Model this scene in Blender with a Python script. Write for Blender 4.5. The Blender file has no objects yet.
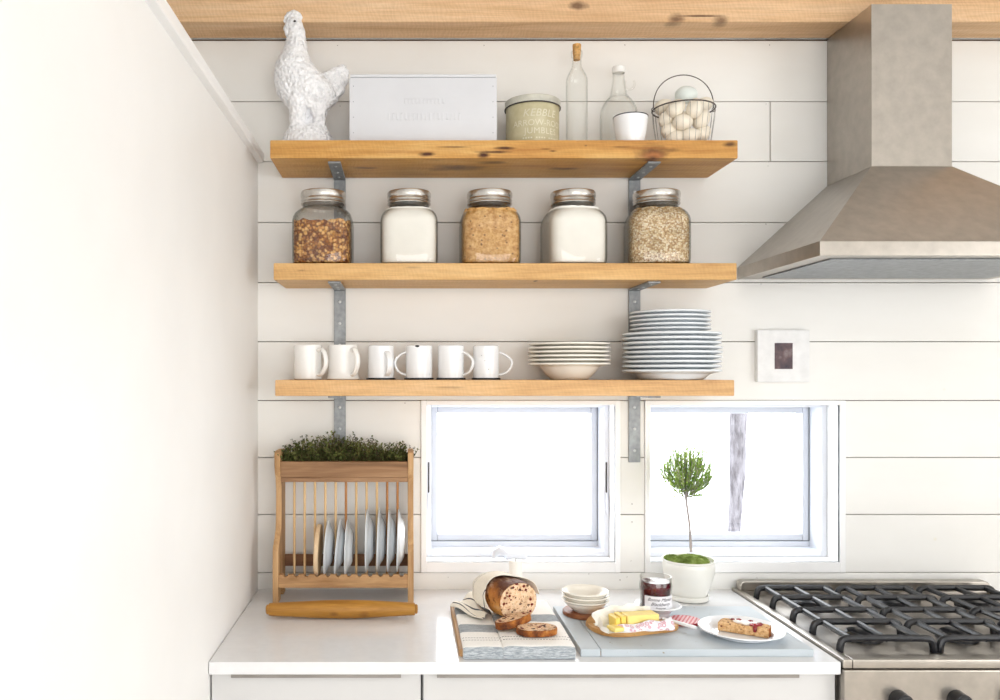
import bpy, bmesh, math, random
from mathutils import Vector, Matrix, noise as mnoise
random.seed(7)
C = bpy.context.scene.collection
PI = math.pi
D, F, VX, VY, EYE = 2.5, 830.0, 405.0, 375.0, 1.555   # camera distance to the wall, focal length (px), principal point, eye height

def S(d): return F / (D - d)                 # px per metre at distance d in front of the back wall
def X(px, d): return (px - VX) / S(d)
def Z(py, d): return EYE - (py - VY) / S(d)

# ------------------------------------------------------------------ materials
def lin(c):
    return tuple(((v / 255.0) / 12.92 if v / 255.0 <= 0.04045 else ((v / 255.0 + 0.055) / 1.055) ** 2.4) for v in c) + (1.0,)

class NT:
    def __init__(s, name, rough=0.5, spec=0.5, metal=0.0):
        s.m = bpy.data.materials.new(name); s.m.use_nodes = True
        s.t = s.m.node_tree; s.b = s.t.nodes['Principled BSDF']
        s.b.inputs['Roughness'].default_value = rough
        s.b.inputs['Specular IOR Level'].default_value = spec
        s.b.inputs['Metallic'].default_value = metal
        s.tc = None
    def node(s, t, **kw):
        n = s.t.nodes.new(t)
        for k, v in kw.items(): setattr(n, k, v)
        return n
    def link(s, a, b): s.t.links.new(a, b)
    def put(s, sock, v):
        if hasattr(v, 'links') or isinstance(v, bpy.types.NodeSocket): s.link(v, sock)
        else: sock.default_value = v
    def coord(s, scale=(1, 1, 1), loc=(0, 0, 0), rot=(0, 0, 0)):
        if not s.tc: s.tc = s.node('ShaderNodeTexCoord')
        mp = s.node('ShaderNodeMapping')
        mp.inputs['Scale'].default_value = scale; mp.inputs['Location'].default_value = loc; mp.inputs['Rotation'].default_value = rot
        s.link(s.tc.outputs['Object'], mp.inputs['Vector'])
        return mp.outputs[0]
    def noise(s, vec, scale=5, detail=4, rough=0.55, dist=0.0):
        n = s.node('ShaderNodeTexNoise')
        s.link(vec, n.inputs['Vector']); n.inputs['Scale'].default_value = scale
        n.inputs['Detail'].default_value = detail; n.inputs['Roughness'].default_value = rough; n.inputs['Distortion'].default_value = dist
        return n.outputs['Fac']
    def voro(s, vec, scale=20, feature='F1', out='Distance'):
        n = s.node('ShaderNodeTexVoronoi', feature=feature)
        s.link(vec, n.inputs['Vector']); n.inputs['Scale'].default_value = scale
        return n.outputs[out]
    def ramp(s, fac, stops, interp='LINEAR'):
        r = s.node('ShaderNodeValToRGB'); cr = r.color_ramp; cr.interpolation = interp
        while len(cr.elements) < len(stops): cr.elements.new(0.5)
        for e, (p, c) in zip(cr.elements, stops):
            e.position = p; e.color = c if len(c) == 4 else lin(c)
        s.link(fac, r.inputs['Fac']); return r.outputs['Color']
    def mix(s, fac, a, b, mode='MIX'):
        n = s.node('ShaderNodeMix', data_type='RGBA', blend_type=mode)
        s.put(n.inputs[0], fac); s.put(n.inputs[6], a); s.put(n.inputs[7], b)
        return n.outputs[2]
    def math(s, op, a, b=0.0, clamp=False):
        n = s.node('ShaderNodeMath', operation=op, use_clamp=clamp)
        s.put(n.inputs[0], a); s.put(n.inputs[1], b); return n.outputs[0]
    def xyz(s, vec):
        n = s.node('ShaderNodeSeparateXYZ'); s.link(vec, n.inputs[0]); return n.outputs
    def color(s, v): s.put(s.b.inputs['Base Color'], v if not isinstance(v, tuple) else (v if len(v) == 4 else lin(v)))
    def rough(s, v): s.put(s.b.inputs['Roughness'], v)
    def bump(s, h, strength=0.3, dist=0.01):
        n = s.node('ShaderNodeBump'); n.inputs['Strength'].default_value = strength; n.inputs['Distance'].default_value = dist
        s.link(h, n.inputs['Height']); s.link(n.outputs[0], s.b.inputs['Normal'])

def plain(name, c, rough=0.5, spec=0.5, metal=0.0, var=0.06, scale=12, bump=0.0):
    n = NT(name, rough, spec, metal); v = n.coord()
    f = n.noise(v, scale, 3)
    dark = tuple(max(0, x * (1 - var)) for x in c); lt = tuple(min(255, x * (1 + var * 0.5)) for x in c)
    n.color(n.ramp(f, [(0.3, dark), (0.7, lt)]))
    if bump: n.bump(n.noise(v, scale * 6, 3), bump, 0.002)
    return n.m

def wood(name, dark, mid, light, axis='X', scale=9.0, stretch=0.07, rough=0.55, knots=(), saw=0.0, bump=0.15, contrast=0.18, knotcol=(70, 34, 12)):
    n = NT(name, rough, 0.35)
    sc = {'X': (stretch, 1, 1), 'Y': (1, stretch, 1), 'Z': (1, 1, stretch)}[axis]
    v = n.coord(sc)
    g = n.noise(v, scale * 4, 6, 0.62, 0.6)
    c = n.ramp(g, [(0.5 - contrast, dark), (0.5, mid), (0.5 + contrast, light)])
    big = n.noise(n.coord(sc), scale * 0.7, 2)
    c = n.mix(n.math('MULTIPLY', big, 0.55), c, lin(mid), 'MIX')
    fine = n.noise(n.coord(tuple(x * (6 if x == 1 else 2) for x in sc)), scale * 12, 3)
    c = n.mix(0.25, c, n.ramp(fine, [(0.3, (150, 130, 110)), (0.65, (255, 255, 255))]), 'MULTIPLY')
    h = g
    if saw:
        w = n.node('ShaderNodeTexWave', wave_type='BANDS', bands_direction='X')
        n.link(n.coord((1, 0.4, 0.55), rot=(0, 0.5, 0)), w.inputs['Vector'])
        w.inputs['Scale'].default_value = 30; w.inputs['Distortion'].default_value = 9.0; w.inputs['Detail'].default_value = 3; w.inputs['Detail Scale'].default_value = 1.6
        c = n.mix(saw, c, n.ramp(w.outputs['Fac'], [(0.2, (170, 140, 105)), (0.7, (255, 255, 255))]), 'MULTIPLY')
        h = w.outputs['Fac']
    if knots:
        raw = n.coord()
        wob = n.noise(n.coord((0.5, 1, 1)), 35, 3)
        for (kx, ky, kz, rx, ry, rz, st, *kc) in knots:
            a = n.node('ShaderNodeVectorMath', operation='SUBTRACT'); n.link(raw, a.inputs[0]); a.inputs[1].default_value = (kx, ky, kz)
            b = n.node('ShaderNodeVectorMath', operation='DIVIDE'); n.link(a.outputs[0], b.inputs[0]); b.inputs[1].default_value = (rx, ry, rz)
            l = n.node('ShaderNodeVectorMath', operation='LENGTH'); n.link(b.outputs[0], l.inputs[0])
            dist = n.math('ADD', l.outputs['Value'], n.math('MULTIPLY', n.math('SUBTRACT', wob, 0.5), 1.5))
            f = n.node('ShaderNodeMapRange'); n.link(dist, f.inputs[0])
            f.inputs[1].default_value = 0.25; f.inputs[2].default_value = 1.15; f.inputs[3].default_value = st; f.inputs[4].default_value = 0.0
            c = n.mix(f.outputs[0], c, lin(kc[0] if kc else knotcol))
    n.color(c)
    n.bump(h, bump, 0.002)
    return n.m

def glass(name, tint=(1, 1, 1), edge=(0.45, 0.5, 0.48), power=3.0, gloss=0.03, refl=0.55):
    """thin clear glass: light passes straight through, tinted where the wall is seen edge-on, with a mirror sheen growing to the edge"""
    m = bpy.data.materials.new(name); m.use_nodes = True; t = m.node_tree; t.nodes.clear()
    o = t.nodes.new('ShaderNodeOutputMaterial'); tr = t.nodes.new('ShaderNodeBsdfTransparent')
    gl = t.nodes.new('ShaderNodeBsdfGlossy'); gl.inputs['Roughness'].default_value = gloss
    mx = t.nodes.new('ShaderNodeMixShader'); lw = t.nodes.new('ShaderNodeLayerWeight'); lw.inputs['Blend'].default_value = 0.5
    def mth(op, a, b):
        n = t.nodes.new('ShaderNodeMath'); n.operation = op
        for k, v in enumerate((a, b)):
            if isinstance(v, float): n.inputs[k].default_value = v
            else: t.links.new(v, n.inputs[k])
        return n.outputs[0]
    fac = lw.outputs['Facing']
    mix = t.nodes.new('ShaderNodeMix'); mix.data_type = 'RGBA'; mix.inputs[6].default_value = tint + (1,); mix.inputs[7].default_value = edge + (1,)
    t.links.new(mth('POWER', fac, power), mix.inputs[0]); t.links.new(mix.outputs[2], tr.inputs['Color'])
    t.links.new(mth('ADD', mth('MULTIPLY', mth('POWER', fac, 4.0), refl), 0.035), mx.inputs[0])
    t.links.new(tr.outputs[0], mx.inputs[1]); t.links.new(gl.outputs[0], mx.inputs[2])
    t.links.new(mx.outputs[0], o.inputs[0])
    return m

# ------------------------------------------------------------------ mesh builder
class MB:
    def __init__(s): s.v = []; s.f = []; s.mi = []; s.cur = 0
    def mat(s, i): s.cur = i; return s
    def add(s, verts, faces, M=None):
        o = len(s.v)
        s.v += [tuple(M @ Vector(p)) if M else tuple(p) for p in verts]
        s.f += [tuple(i + o for i in f) for f in faces]; s.mi += [s.cur] * len(faces)
        return s
    def box(s, x0, x1, y0, y1, z0, z1, bev=0.0, seg=2, M=None):
        bm = bmesh.new(); bmesh.ops.create_cube(bm, size=1.0)
        for v in bm.verts:
            v.co = Vector((x0 + (v.co.x + .5) * (x1 - x0), y0 + (v.co.y + .5) * (y1 - y0), z0 + (v.co.z + .5) * (z1 - z0)))
        if bev: bmesh.ops.bevel(bm, geom=list(bm.edges), offset=bev, segments=seg, profile=0.5, affect='EDGES')
        return s.frombm(bm, M)
    def frombm(s, bm, M=None):
        bm.verts.ensure_lookup_table(); bm.verts.index_update()
        s.add([v.co.copy() for v in bm.verts], [[v.index for v in f.verts] for f in bm.faces], M); bm.free(); return s
    def rings(s, rings, closed=True, cap=(True, True), M=None, loop=False):
        n = len(rings[0]); verts = [p for r in rings for p in r]; faces = []
        m = len(rings)
        for i in range(m if loop else m - 1):
            a = i * n; b = ((i + 1) % m) * n
            for j in range(n if closed else n - 1):
                k = (j + 1) % n
                faces.append((a + j, a + k, b + k, b + j))
        if closed and not loop:
            if cap[0]: faces.append(tuple(range(n))[::-1])
            if cap[1]: faces.append(tuple(range((m - 1) * n, m * n)))
        return s.add(verts, faces, M)
    def lathe(s, prof, seg=40, c=(0, 0, 0), M=None, cap=(True, True), squash=1.0):
        r = [[(c[0] + p[0] * math.cos(2 * PI * j / seg), c[1] + squash * p[0] * math.sin(2 * PI * j / seg), c[2] + p[1]) for j in range(seg)] for p in prof]
        return s.rings(r, True, cap, M)
    def tube(s, pts, r, seg=8, closed=False, cap=True, M=None, flat=1.0, up=None):
        pts = [Vector(p) for p in pts]; n = len(pts); R = []; prev = None
        for i, p in enumerate(pts):
            a = pts[(i - 1) % n] if (closed or i > 0) else p; b = pts[(i + 1) % n] if (closed or i < n - 1) else p
            t = (b - a).normalized()
            if prev is None:
                ref = Vector(up) if up else (Vector((0, 0, 1)) if abs(t.z) < 0.9 else Vector((1, 0, 0)))
                u = (ref - t * ref.dot(t)).normalized()
            else:
                u = (prev - t * prev.dot(t)).normalized()
            prev = u; w = t.cross(u)
            rr = r[i] if isinstance(r, (list, tuple)) else r
            R.append([p + u * rr * math.cos(2 * PI * j / seg) + w * rr * flat * math.sin(2 * PI * j / seg) for j in range(seg)])
        return s.rings(R, True, (cap, cap), M, loop=closed)
    def prism(s, outl, h0, h1, axis='Z', bev=0.0, M=None, seg=2):
        """outline (a,b) extruded: axis Z -> (a,b,h); axis X -> (h,a,b); axis Y -> (a,h,b)"""
        bm = bmesh.new()
        fn = {'Z': lambda a, b, h: (a, b, h), 'X': lambda a, b, h: (h, a, b), 'Y': lambda a, b, h: (a, h, b)}[axis]
        lo = [bm.verts.new(fn(a, b, h0)) for a, b in outl]; hi = [bm.verts.new(fn(a, b, h1)) for a, b in outl]
        n = len(outl)
        for i in range(n):
            k = (i + 1) % n; bm.faces.new((lo[i], lo[k], hi[k], hi[i]))
        f0 = bm.faces.new(lo[::-1]); f1 = bm.faces.new(hi)
        if bev:
            es = list(f0.edges) + list(f1.edges)
            bmesh.ops.recalc_face_normals(bm, faces=list(bm.faces))
            bmesh.ops.bevel(bm, geom=es, offset=bev, segments=seg, profile=0.5, affect='EDGES')
        return s.frombm(bm, M)
    def ball(s, c, rx, ry, rz, u=20, v=12, egg=0.0, M=None, wob=0.0):
        R = []
        for i in range(v + 1):
            th = PI * i / v; k = math.sin(th); h = -math.cos(th)
            e = 1 - egg * h
            ring = []
            for j in range(u):
                ph = 2 * PI * j / u
                q = 1 + (wob * mnoise.noise(Vector((k * math.cos(ph) * 2 + c[0] * 90, k * math.sin(ph) * 2, h * 2))) if wob else 0)
                ring.append((c[0] + rx * max(k, 1e-4) * e * math.cos(ph) * q, c[1] + ry * max(k, 1e-4) * e * math.sin(ph) * q, c[2] + rz * h * q))
            R.append(ring)
        return s.rings(R, True, (True, True), M)
    def build(s, name, mats, parent=None, loc=(0, 0, 0), rot=(0, 0, 0), smooth=35, weld=False):
        me = bpy.data.meshes.new(name)
        me.from_pydata(s.v, [], s.f)
        mats = mats if isinstance(mats, (list, tuple)) else [mats]
        for m in mats: me.materials.append(m)
        me.polygons.foreach_set('material_index', [min(i, len(mats) - 1) for i in s.mi])
        bm = bmesh.new(); bm.from_mesh(me)
        if weld: bmesh.ops.remove_doubles(bm, verts=list(bm.verts), dist=2e-5)
        bmesh.ops.recalc_face_normals(bm, faces=list(bm.faces))
        bm.to_mesh(me); bm.free()
        if smooth:
            me.polygons.foreach_set('use_smooth', [True] * len(me.polygons))
            me.set_sharp_from_angle(angle=math.radians(smooth))
        o = bpy.data.objects.new(name, me); C.objects.link(o)
        if smooth:
            wn = o.modifiers.new('weighted_normals', 'WEIGHTED_NORMAL'); wn.keep_sharp = True; wn.weight = 60
        o.location = loc; o.rotation_euler = rot
        if parent: o.parent = parent
        return o

def text_mesh(body, size, shear=0.0, spacing=1.0):
    cu = bpy.data.curves.new('lettering', 'FONT'); cu.body = body; cu.size = size; cu.shear = shear
    cu.align_x = 'CENTER'; cu.align_y = 'CENTER'; cu.space_character = spacing; cu.resolution_u = 3
    ob = bpy.data.objects.new('lettering', cu); C.objects.link(ob)
    dg = bpy.context.evaluated_depsgraph_get(); dg.update()
    me = bpy.data.meshes.new_from_object(ob.evaluated_get(dg))
    v = [tuple(p.co) for p in me.vertices]; f = [tuple(p.vertices) for p in me.polygons]
    bpy.data.objects.remove(ob); bpy.data.curves.remove(cu); bpy.data.meshes.remove(me)
    return v, f

def thing(name, label, cat, loc=(0, 0, 0), rotz=0.0, group=None, kind=None):
    o = bpy.data.objects.new(name, None); C.objects.link(o); o.empty_display_size = 0.05
    o.location = loc; o.rotation_euler = (0, 0, rotz)
    return tag(o, label, cat, group, kind)
def tag(o, label, cat, group=None, kind=None):
    o['label'] = label; o['category'] = cat
    if group: o['group'] = group
    if kind: o['kind'] = kind
    return o
def struct(o, label=None, cat=None):
    o['kind'] = 'structure'
    if label: o['label'] = label
    if cat: o['category'] = cat
    return o
def dup(o, loc, rot=None, label=None):
    r = o.copy(); C.objects.link(r); r.location = loc
    if rot is not None: r.rotation_euler = rot
    if label: r['label'] = label
    for ch in list(o.children):
        c = ch.copy(); C.objects.link(c); c.parent = r
        for g in list(ch.children):
            e = g.copy(); C.objects.link(e); e.parent = c
    return r

# ------------------------------------------------------------------ palette
def shiplap_paint():
    n = NT('white_shiplap_paint', 0.45, 0.4); v = n.coord()
    big = n.noise(n.coord((0.35, 1, 1)), 3.0, 4)
    c = n.ramp(big, [(0.3, (234, 232, 227)), (0.7, (243, 242, 239))])
    kn = n.voro(n.coord((1, 0, 1)), 4.3)
    c = n.mix(n.ramp(kn, [(0.0, (0, 0, 0)), (0.03, (255, 255, 255))]), lin((230, 225, 210)), c)
    n.color(c); n.bump(n.noise(n.coord((0.15, 1, 1)), 60, 4), 0.08, 0.002)
    return n.m
M_wall = shiplap_paint()
M_paint = plain('white_wall_paint', (243, 242, 240), 0.5, 0.4, var=0.015, scale=3)
M_gap = plain('dark_gap', (112, 96, 84), 0.9, 0.1)
M_nail = plain('nail_head', (120, 112, 105), 0.6, 0.3)
M_trim = plain('white_trim_paint', (246, 246, 246), 0.35, 0.5, var=0.01, scale=5)
M_frame = plain('white_vinyl', (226, 229, 236), 0.35, 0.5, var=0.01)
M_sash = plain('grey_white_sash', (206, 209, 216), 0.4, 0.45, var=0.01)
M_seal = plain('grey_seal', (150, 154, 160), 0.6, 0.3)
M_dark = plain('dark_slot', (60, 55, 55), 0.6, 0.3)
M_counter = plain('white_quartz', (229, 229, 230), 0.13, 0.5, var=0.012, scale=40)
M_cab = plain('white_lacquer', (208, 207, 206), 0.4, 0.45, var=0.01, scale=4)
M_pull = plain('brushed_pull', (150, 145, 140), 0.4, 0.5, 0.8, var=0.08)
M_steel = plain('galvanised_steel', (152, 156, 159), 0.5, 0.5, 0.4, var=0.12, scale=60, bump=0.05)
M_screw = plain('screw_head', (205, 208, 210), 0.35, 0.5, 0.7)
M_stainless = plain('stainless_steel', (178, 171, 162), 0.3, 0.5, 0.9, var=0.05, scale=30)
M_iron = plain('black_cast_iron', (28, 29, 34), 0.38, 0.5, var=0.2, scale=60)
M_glass = glass('clear_glass', (0.988, 0.985, 0.977), (0.50, 0.51, 0.47), 3.2)
M_thin = glass('clear_bottle_glass', (0.995, 0.997, 0.993), (0.66, 0.68, 0.66), 4.5, .03, .4)
M_pane = glass('window_glass', (0.99, 0.99, 0.99), (0.85, 0.88, 0.87), 5.0, 0.0, .5)
M_tinlid = plain('jar_lid_metal', (214, 211, 206), 0.26, 0.5, 0.92, var=0.12, scale=40)
M_white = plain('white_ceramic', (240, 239, 236), 0.18, 0.5, var=0.012)
M_enamel = plain('white_enamel', (241, 243, 245), 0.14, 0.55, var=0.012)
M_blackrim = plain('black_enamel_rim', (22, 22, 26), 0.25, 0.5)
M_navyrim = plain('navy_enamel_rim', (38, 42, 58), 0.25, 0.5)
M_cream = plain('cream_stoneware', (240, 236, 226), 0.22, 0.5, var=0.02)
M_blueplate = plain('pale_porcelain', (226, 231, 235), 0.18, 0.5, var=0.015)
M_bluewhite = plain('white_porcelain', (242, 244, 247), 0.12, 0.5, var=0.01)
def dark_knot_wood(name, knots, dark, mid, light):
    return wood(name, dark, mid, light, 'X', 7.0, 0.09, 0.5, knots, 0.05, 0.2, 0.26)
def shelf_wood(name, knots, dark, mid, light):
    return wood(name, dark, mid, light, 'X', 7.0, 0.09, 0.5, knots, 0.06, 0.2, 0.2)
W_rack = wood('worn_rack_pine', (150, 108, 66), (198, 158, 112), (220, 186, 142), 'Z', 8, 0.08, 0.6)
W_rackx = wood('worn_rack_rail', (148, 104, 64), (196, 154, 108), (218, 184, 138), 'X', 8, 0.08, 0.6)
W_trough = wood('grey_worn_trough', (112, 80, 54), (160, 122, 88), (190, 154, 118), 'X', 7, 0.08, 0.65)
W_dowel = wood('pale_dowel', (196, 158, 108), (218, 184, 136), (232, 204, 162), 'Z', 10, 0.05, 0.55)
W_dowelb = wood('brown_dowel', (140, 88, 44), (172, 118, 66), (196, 144, 92), 'Z', 10, 0.05, 0.55)
W_pin = wood('honey_rolling_pin', (138, 88, 28), (182, 130, 54), (204, 156, 80), 'X', 6, 0.10, 0.42, knots=[(0.06, -0.03, 0.012, 0.02, 0.03, 0.012, .6), (-0.02, -0.03, 0.018, 0.014, 0.03, 0.006, .5)])
W_board = wood('pale_maple_board', (150, 104, 62), (196, 152, 104), (216, 178, 132), 'Y', 7, 0.08, 0.55)
W_olive = wood('olive_wood', (150, 98, 48), (208, 158, 96), (228, 186, 128), 'X', 9, 0.14, 0.4, contrast=0.24)
W_acacia = wood('brown_acacia', (104, 58, 34), (148, 92, 58), (176, 118, 80), 'X', 9, 0.12, 0.45)
# ================================================================== ROOM
XL, XR, YB = -1.40, 3.0, -4.8            # room extents
WX0 = X(258, 0)                           # wall face of the partition on the left
seams = [0.90, Z(572.5, 0), Z(514.5, 0), Z(457.5, 0), Z(400.5, 0), Z(341.7, 0), Z(282.5, 0), Z(222.5, 0), Z(161.6, 0), Z(101.6, 0), 2.5626, 2.85]
c1 = (X(421, 0), X(620, 0)); o1 = (X(426.5, 0), X(615, 0))          # window 1: casing and opening
c2 = (X(644.5, 0), X(650, 0) + 0.570 + .017); o2 = (X(650, 0), X(650, 0) + 0.570)
ZT, ZO, ZB, ZS = Z(400.5, 0), Z(405, 0), Z(572.5, 0), Z(562, 0)
wall = MB()
wall.mat(1)
# backing behind the boards, with the two window openings left out
wall.box(XL, XR, 0.012, 0.20, 0.0, ZB); wall.box(XL, XR, 0.012, 0.20, ZT, 2.85)
for a, b in ((XL, o1[0] - .002), (o1[1] + .002, o2[0] - .002), (o2[1] + .002, XR)): wall.box(a, b, 0.012, 0.20, ZB, ZT)
wall.box(o1[0] - .002, o1[1] + .002, 0.012, 0.20, ZB, ZS - .002); wall.box(o1[0] - .002, o1[1] + .002, 0.012, 0.20, ZO + .002, ZT)
wall.box(o2[0] - .002, o2[1] + .002, 0.012, 0.20, ZB, ZS - .002); wall.box(o2[0] - .002, o2[1] + .002, 0.012, 0.20, ZO + .002, ZT)
wall.mat(0)
g = 0.0011
for i in range(len(seams) - 1):
    z0, z1 = seams[i] + (.007 if i == 10 else g), seams[i + 1] - g
    if i in (1, 2, 3): segs = [(XL, c1[0]), (c1[1], c2[0]), (c2[1], XR)]
    elif i == 8: segs = [(XL, X(770, 0)), (X(770, 0) + .002, XR)]
    else: segs = [(XL, XR)]
    for a, b in segs: wall.box(a + .0005, b - .0005, 0.0, 0.014, z0, z1, 0.0012, 1)
wall.box(XL, XR, 0.0, 0.014, 0.0, 0.899)
wall.mat(2)
for px, py in [(420 * .28 + 220, 162 * .28), (943 * .28 + 220, 162 * .28), (625, 45), (769.5, 45), (340, 106), (768, 166), (766, 104), (766, 224), (761, 277), (761, 284),
               (632, 504), (632, 522), (631, 561), (589, 574), (627, 577), (620, 580), (405, 403), (757, 578), (620, 341), (448, 577), (500, 577)]:
    wall.lathe([(0.0001, -.0006), (.0018, -.0006), (.0018, 0)], 8, M=Matrix.Translation((X(px, 0), 0, Z(py, 0))) @ Matrix.Rotation(PI / 2, 4, 'X'))
struct(wall.build('wall_back', [M_wall, M_gap, M_nail]), 'white painted shiplap wall behind the shelves', 'wall')

pw = MB(); pw.box(WX0 - .09, WX0, -2.9, -.001, 0, Z(163, 0), 0.001, 1)
struct(pw.build('wall_left', M_paint), 'plain white partition wall at the left end of the counter', 'wall')
cap = MB(); cap.box(WX0 - .108, WX0 + .018, -2.9, -.001, Z(163, 0), Z(163, 0) + .03, 0.002, 1)
struct(cap.build('trim_1', M_trim), 'white cap board along the top of the left partition wall', 'trim')
w = MB(); w.box(XL - .1, XL, YB, .2, 0, 2.85); struct(w.build('wall_far', M_paint), 'white wall beyond the partition', 'wall')
w = MB(); w.box(XR, XR + .1, YB, .2, 0, 2.85); struct(w.build('wall_right', M_paint), 'white wall at the right end of the room', 'wall')
w = MB(); w.box(XL, XR, YB - .1, YB, 0, 2.85); struct(w.build('wall_front', M_paint), 'white wall facing the shelves', 'wall')
M_floor = wood('pale_floor', (206, 200, 192), (222, 217, 210), (233, 229, 223), 'X', 4, 0.1, 0.5)
w = MB(); w.box(XL, XR, YB, .2, -.05, 0); struct(w.build('floor', M_floor), 'pale wooden floor', 'floor')
w = MB(); w.box(XL, XR, YB, .2, 2.85, 2.92); struct(w.build('ceiling', M_paint), 'white ceiling', 'ceiling')
W_beam = wood('pale_sawn_beam', (198, 154, 110), (226, 188, 146), (240, 210, 174), 'X', 5, 0.08, 0.65, saw=0.08, bump=0.25, contrast=0.2,
              knots=[(X(577, .12), -.12, Z(6, .12), .03, .06, .012, .75), (X(676, .12), -.12, Z(19, .12), .03, .06, .014, .75), (X(722, .12), -.12, Z(20, .12), .026, .05, .012, .7),
                     (X(700, .12), -.12, Z(16, .12), .07, .06, .0035, .9)])
w = MB(); w.box(XL, XR, -.12, -.006, Z(22, .12), 2.848, 0.002, 1)
struct(w.build('ceiling_beam', W_beam), 'pale sawn timber beam across the top of the wall', 'beam')

# ------------------------------------------------------------------ windows
def make_window(name, o, c, label, crank):
    t = thing(name, label, 'window', ((o[0] + o[1]) / 2, 0, ZS), kind='structure')
    ox = (o[0] + o[1]) / 2
    def part(nm, mb, m, par=t): return mb.build(nm, m, par, (0, 0, 0))
    hw = (o[1] - o[0]) / 2; h = ZO - ZS
    L, R = c[0] - ox, c[1] - ox
    a = MB()
    a.box(L, -hw, -.006, .008, ZB - ZS + .001, ZT - ZS, .001, 1); a.box(hw, R, -.006, .008, ZB - ZS + .001, ZT - ZS, .001, 1)
    a.box(-hw, hw, -.006, .008, h, ZT - ZS, .001, 1); a.box(-hw, hw, -.006, .008, ZB - ZS + .001, 0, .001, 1)
    part('casing', a, M_trim)
    a = MB(); jd = .20
    a.box(-hw - .002, -hw, -.002, jd, -.002, h + .002); a.box(hw, hw + .002, -.002, jd, -.002, h + .002)
    a.box(-hw, hw, -.002, jd, h, h + .002); a.box(-hw, hw, -.002, jd, -.002, 0)
    part('jamb', a, M_trim)
    fw, f0, f1, s1 = .017, .073, .153, .19
    a = MB()
    a.box(-hw, -hw + fw, f0, f1, 0, h, .002); a.box(hw - fw, hw, f0, f1, 0, h, .002)
    a.box(-hw + fw, hw - fw, f0, f1, h - .010, h, .002); a.box(-hw + fw, hw - fw, f0, f1, 0, fw, .002)
    part('window_frame', a, M_frame)
    a = MB(); x0, x1, z0, z1, sw = -hw + fw + .002, hw - fw - .002, fw + .018, h - .012, .020
    a.box(x0, x0 + sw, f1 - .004, s1, z0, z1, .003); a.box(x1 - sw, x1, f1 - .004, s1, z0, z1, .003)
    a.box(x0 + sw, x1 - sw, f1 - .004, s1, z0, z0 + sw, .003); a.box(x0 + sw, x1 - sw, f1 - .004, s1, z1 - sw, z1, .003)
    sash = part('sash', a, M_sash)
    a = MB(); q = .0022
    for (u0, u1, w0, w1) in ((x0 - q, x0, z0, z1), (x1, x1 + q, z0, z1), (x0, x1, z0 - q, z0), (x0, x1, z1, z1 + q)): a.box(u0, u1, f1 - .006, s1, w0, w1)
    a.build('weather_seal', M_seal, sash)
    a = MB(); a.box(x0 - .004, x1 + .004, f1 - .002, s1, fw - .004, z0 - q); part('lower_stop', a, M_frame)
    a = MB(); a.box(x0 + sw - .004, x1 - sw + .004, .168, .172, z0 + sw - .004, z1 - sw + .004); a.build('pane', M_pane, sash)
    if crank:
        for sx in (-1, 1):
            a = MB(); xx = sx * (hw - fw / 2)
            a.box(xx - .0022, xx + .0022, f0 - .003, f0 + .002, h * .42, h * .62, .0015)
            lk = part('lock_slot', a, M_dark)
            a = MB(); a.tube([(xx, f0 - .004, h * .42), (xx + sx * .001, f0 - .007, h * .37), (xx + sx * .004, f0 - .004, h * .27)], [.003, .005, .003], 8)
            a.build('lock_lever', M_frame, lk)
        a = MB(); bx = X(515, -.05) - ox
        a.box(bx - .032, bx + .035, .035, .07, .0, .020, .006, 3)
        k = part('crank_cover', a, M_frame)
        a = MB(); a.tube([(bx - .03, .03, .018), (bx - .042, .028, .028), (bx - .05, .026, .032), (bx - .062, .026, .024), (bx - .070, .028, .006)], [.009, .012, .013, .011, .006], 12)
        a.build('crank_handle', M_frame, k)
    return t
make_window('window_1', o1, c1, 'white framed crank window above the bread', True)
make_window('window_2', o2, c2, 'white framed window behind the potted topiary', False)

# outside
M_snow = plain('snow', (244, 246, 250), 0.7, 0.2, var=0.02)
a = MB(); a.box(-12, 14, .5, 26, -.6, -.5); struct(a.build('ground', M_snow), 'snow covered ground outside the windows', 'ground')
def bark():
    n = NT('grey_bark', 0.9, 0.1); v = n.coord((1, 1, .25))
    f = n.noise(v, 28, 5, 0.7); n.color(n.ramp(f, [(0.38, (76, 73, 76)), (0.52, (106, 103, 107)), (0.7, (126, 124, 128))])); n.bump(f, 0.6, 0.02); return n.m
M_bark = bark()
a = MB(); ty = 4.0; ts = F / (D + ty)
pts = []; rad = []
for (px0, px1, py) in ((728, 745, 300), (728, 745, 360), (727.5, 744.5, 412), (727, 743, 440), (727.5, 743, 470), (727, 740, 500), (725.5, 738, 530), (725, 738, 560), (722, 741, 640)):
    pts.append(((((px0 + px1) / 2) - VX) / ts + .02, 0, EYE - (py - VY) / ts)); rad.append((px1 - px0) / 2 / ts)
pts.insert(0, (pts[0][0] - .05, 0, 3.6)); rad.insert(0, .06)
a.tube(pts, rad, 14)
zb = min(p[2] for p in pts)
root = (pts[-1][0], ty, 0)
tr = a.build('tree', M_bark, None, (0, ty, 0)); tag(tr, 'slender grey tree trunk standing in the snow outside the window', 'tree')
b = MB(); top = pts[0]
for (dx, dz, h) in ((.5, .7, 2.9), (-.4, .6, 2.7), (.3, .9, 3.2)):
    p0 = Vector((top[0] + .01, 0, h)); b.tube([p0, p0 + Vector((dx * .5, .1, dz * .6)), p0 + Vector((dx, .2, dz * 1.3))], [.028, .018, .008], 8)
b.build('branch', M_bark, tr)

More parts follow.
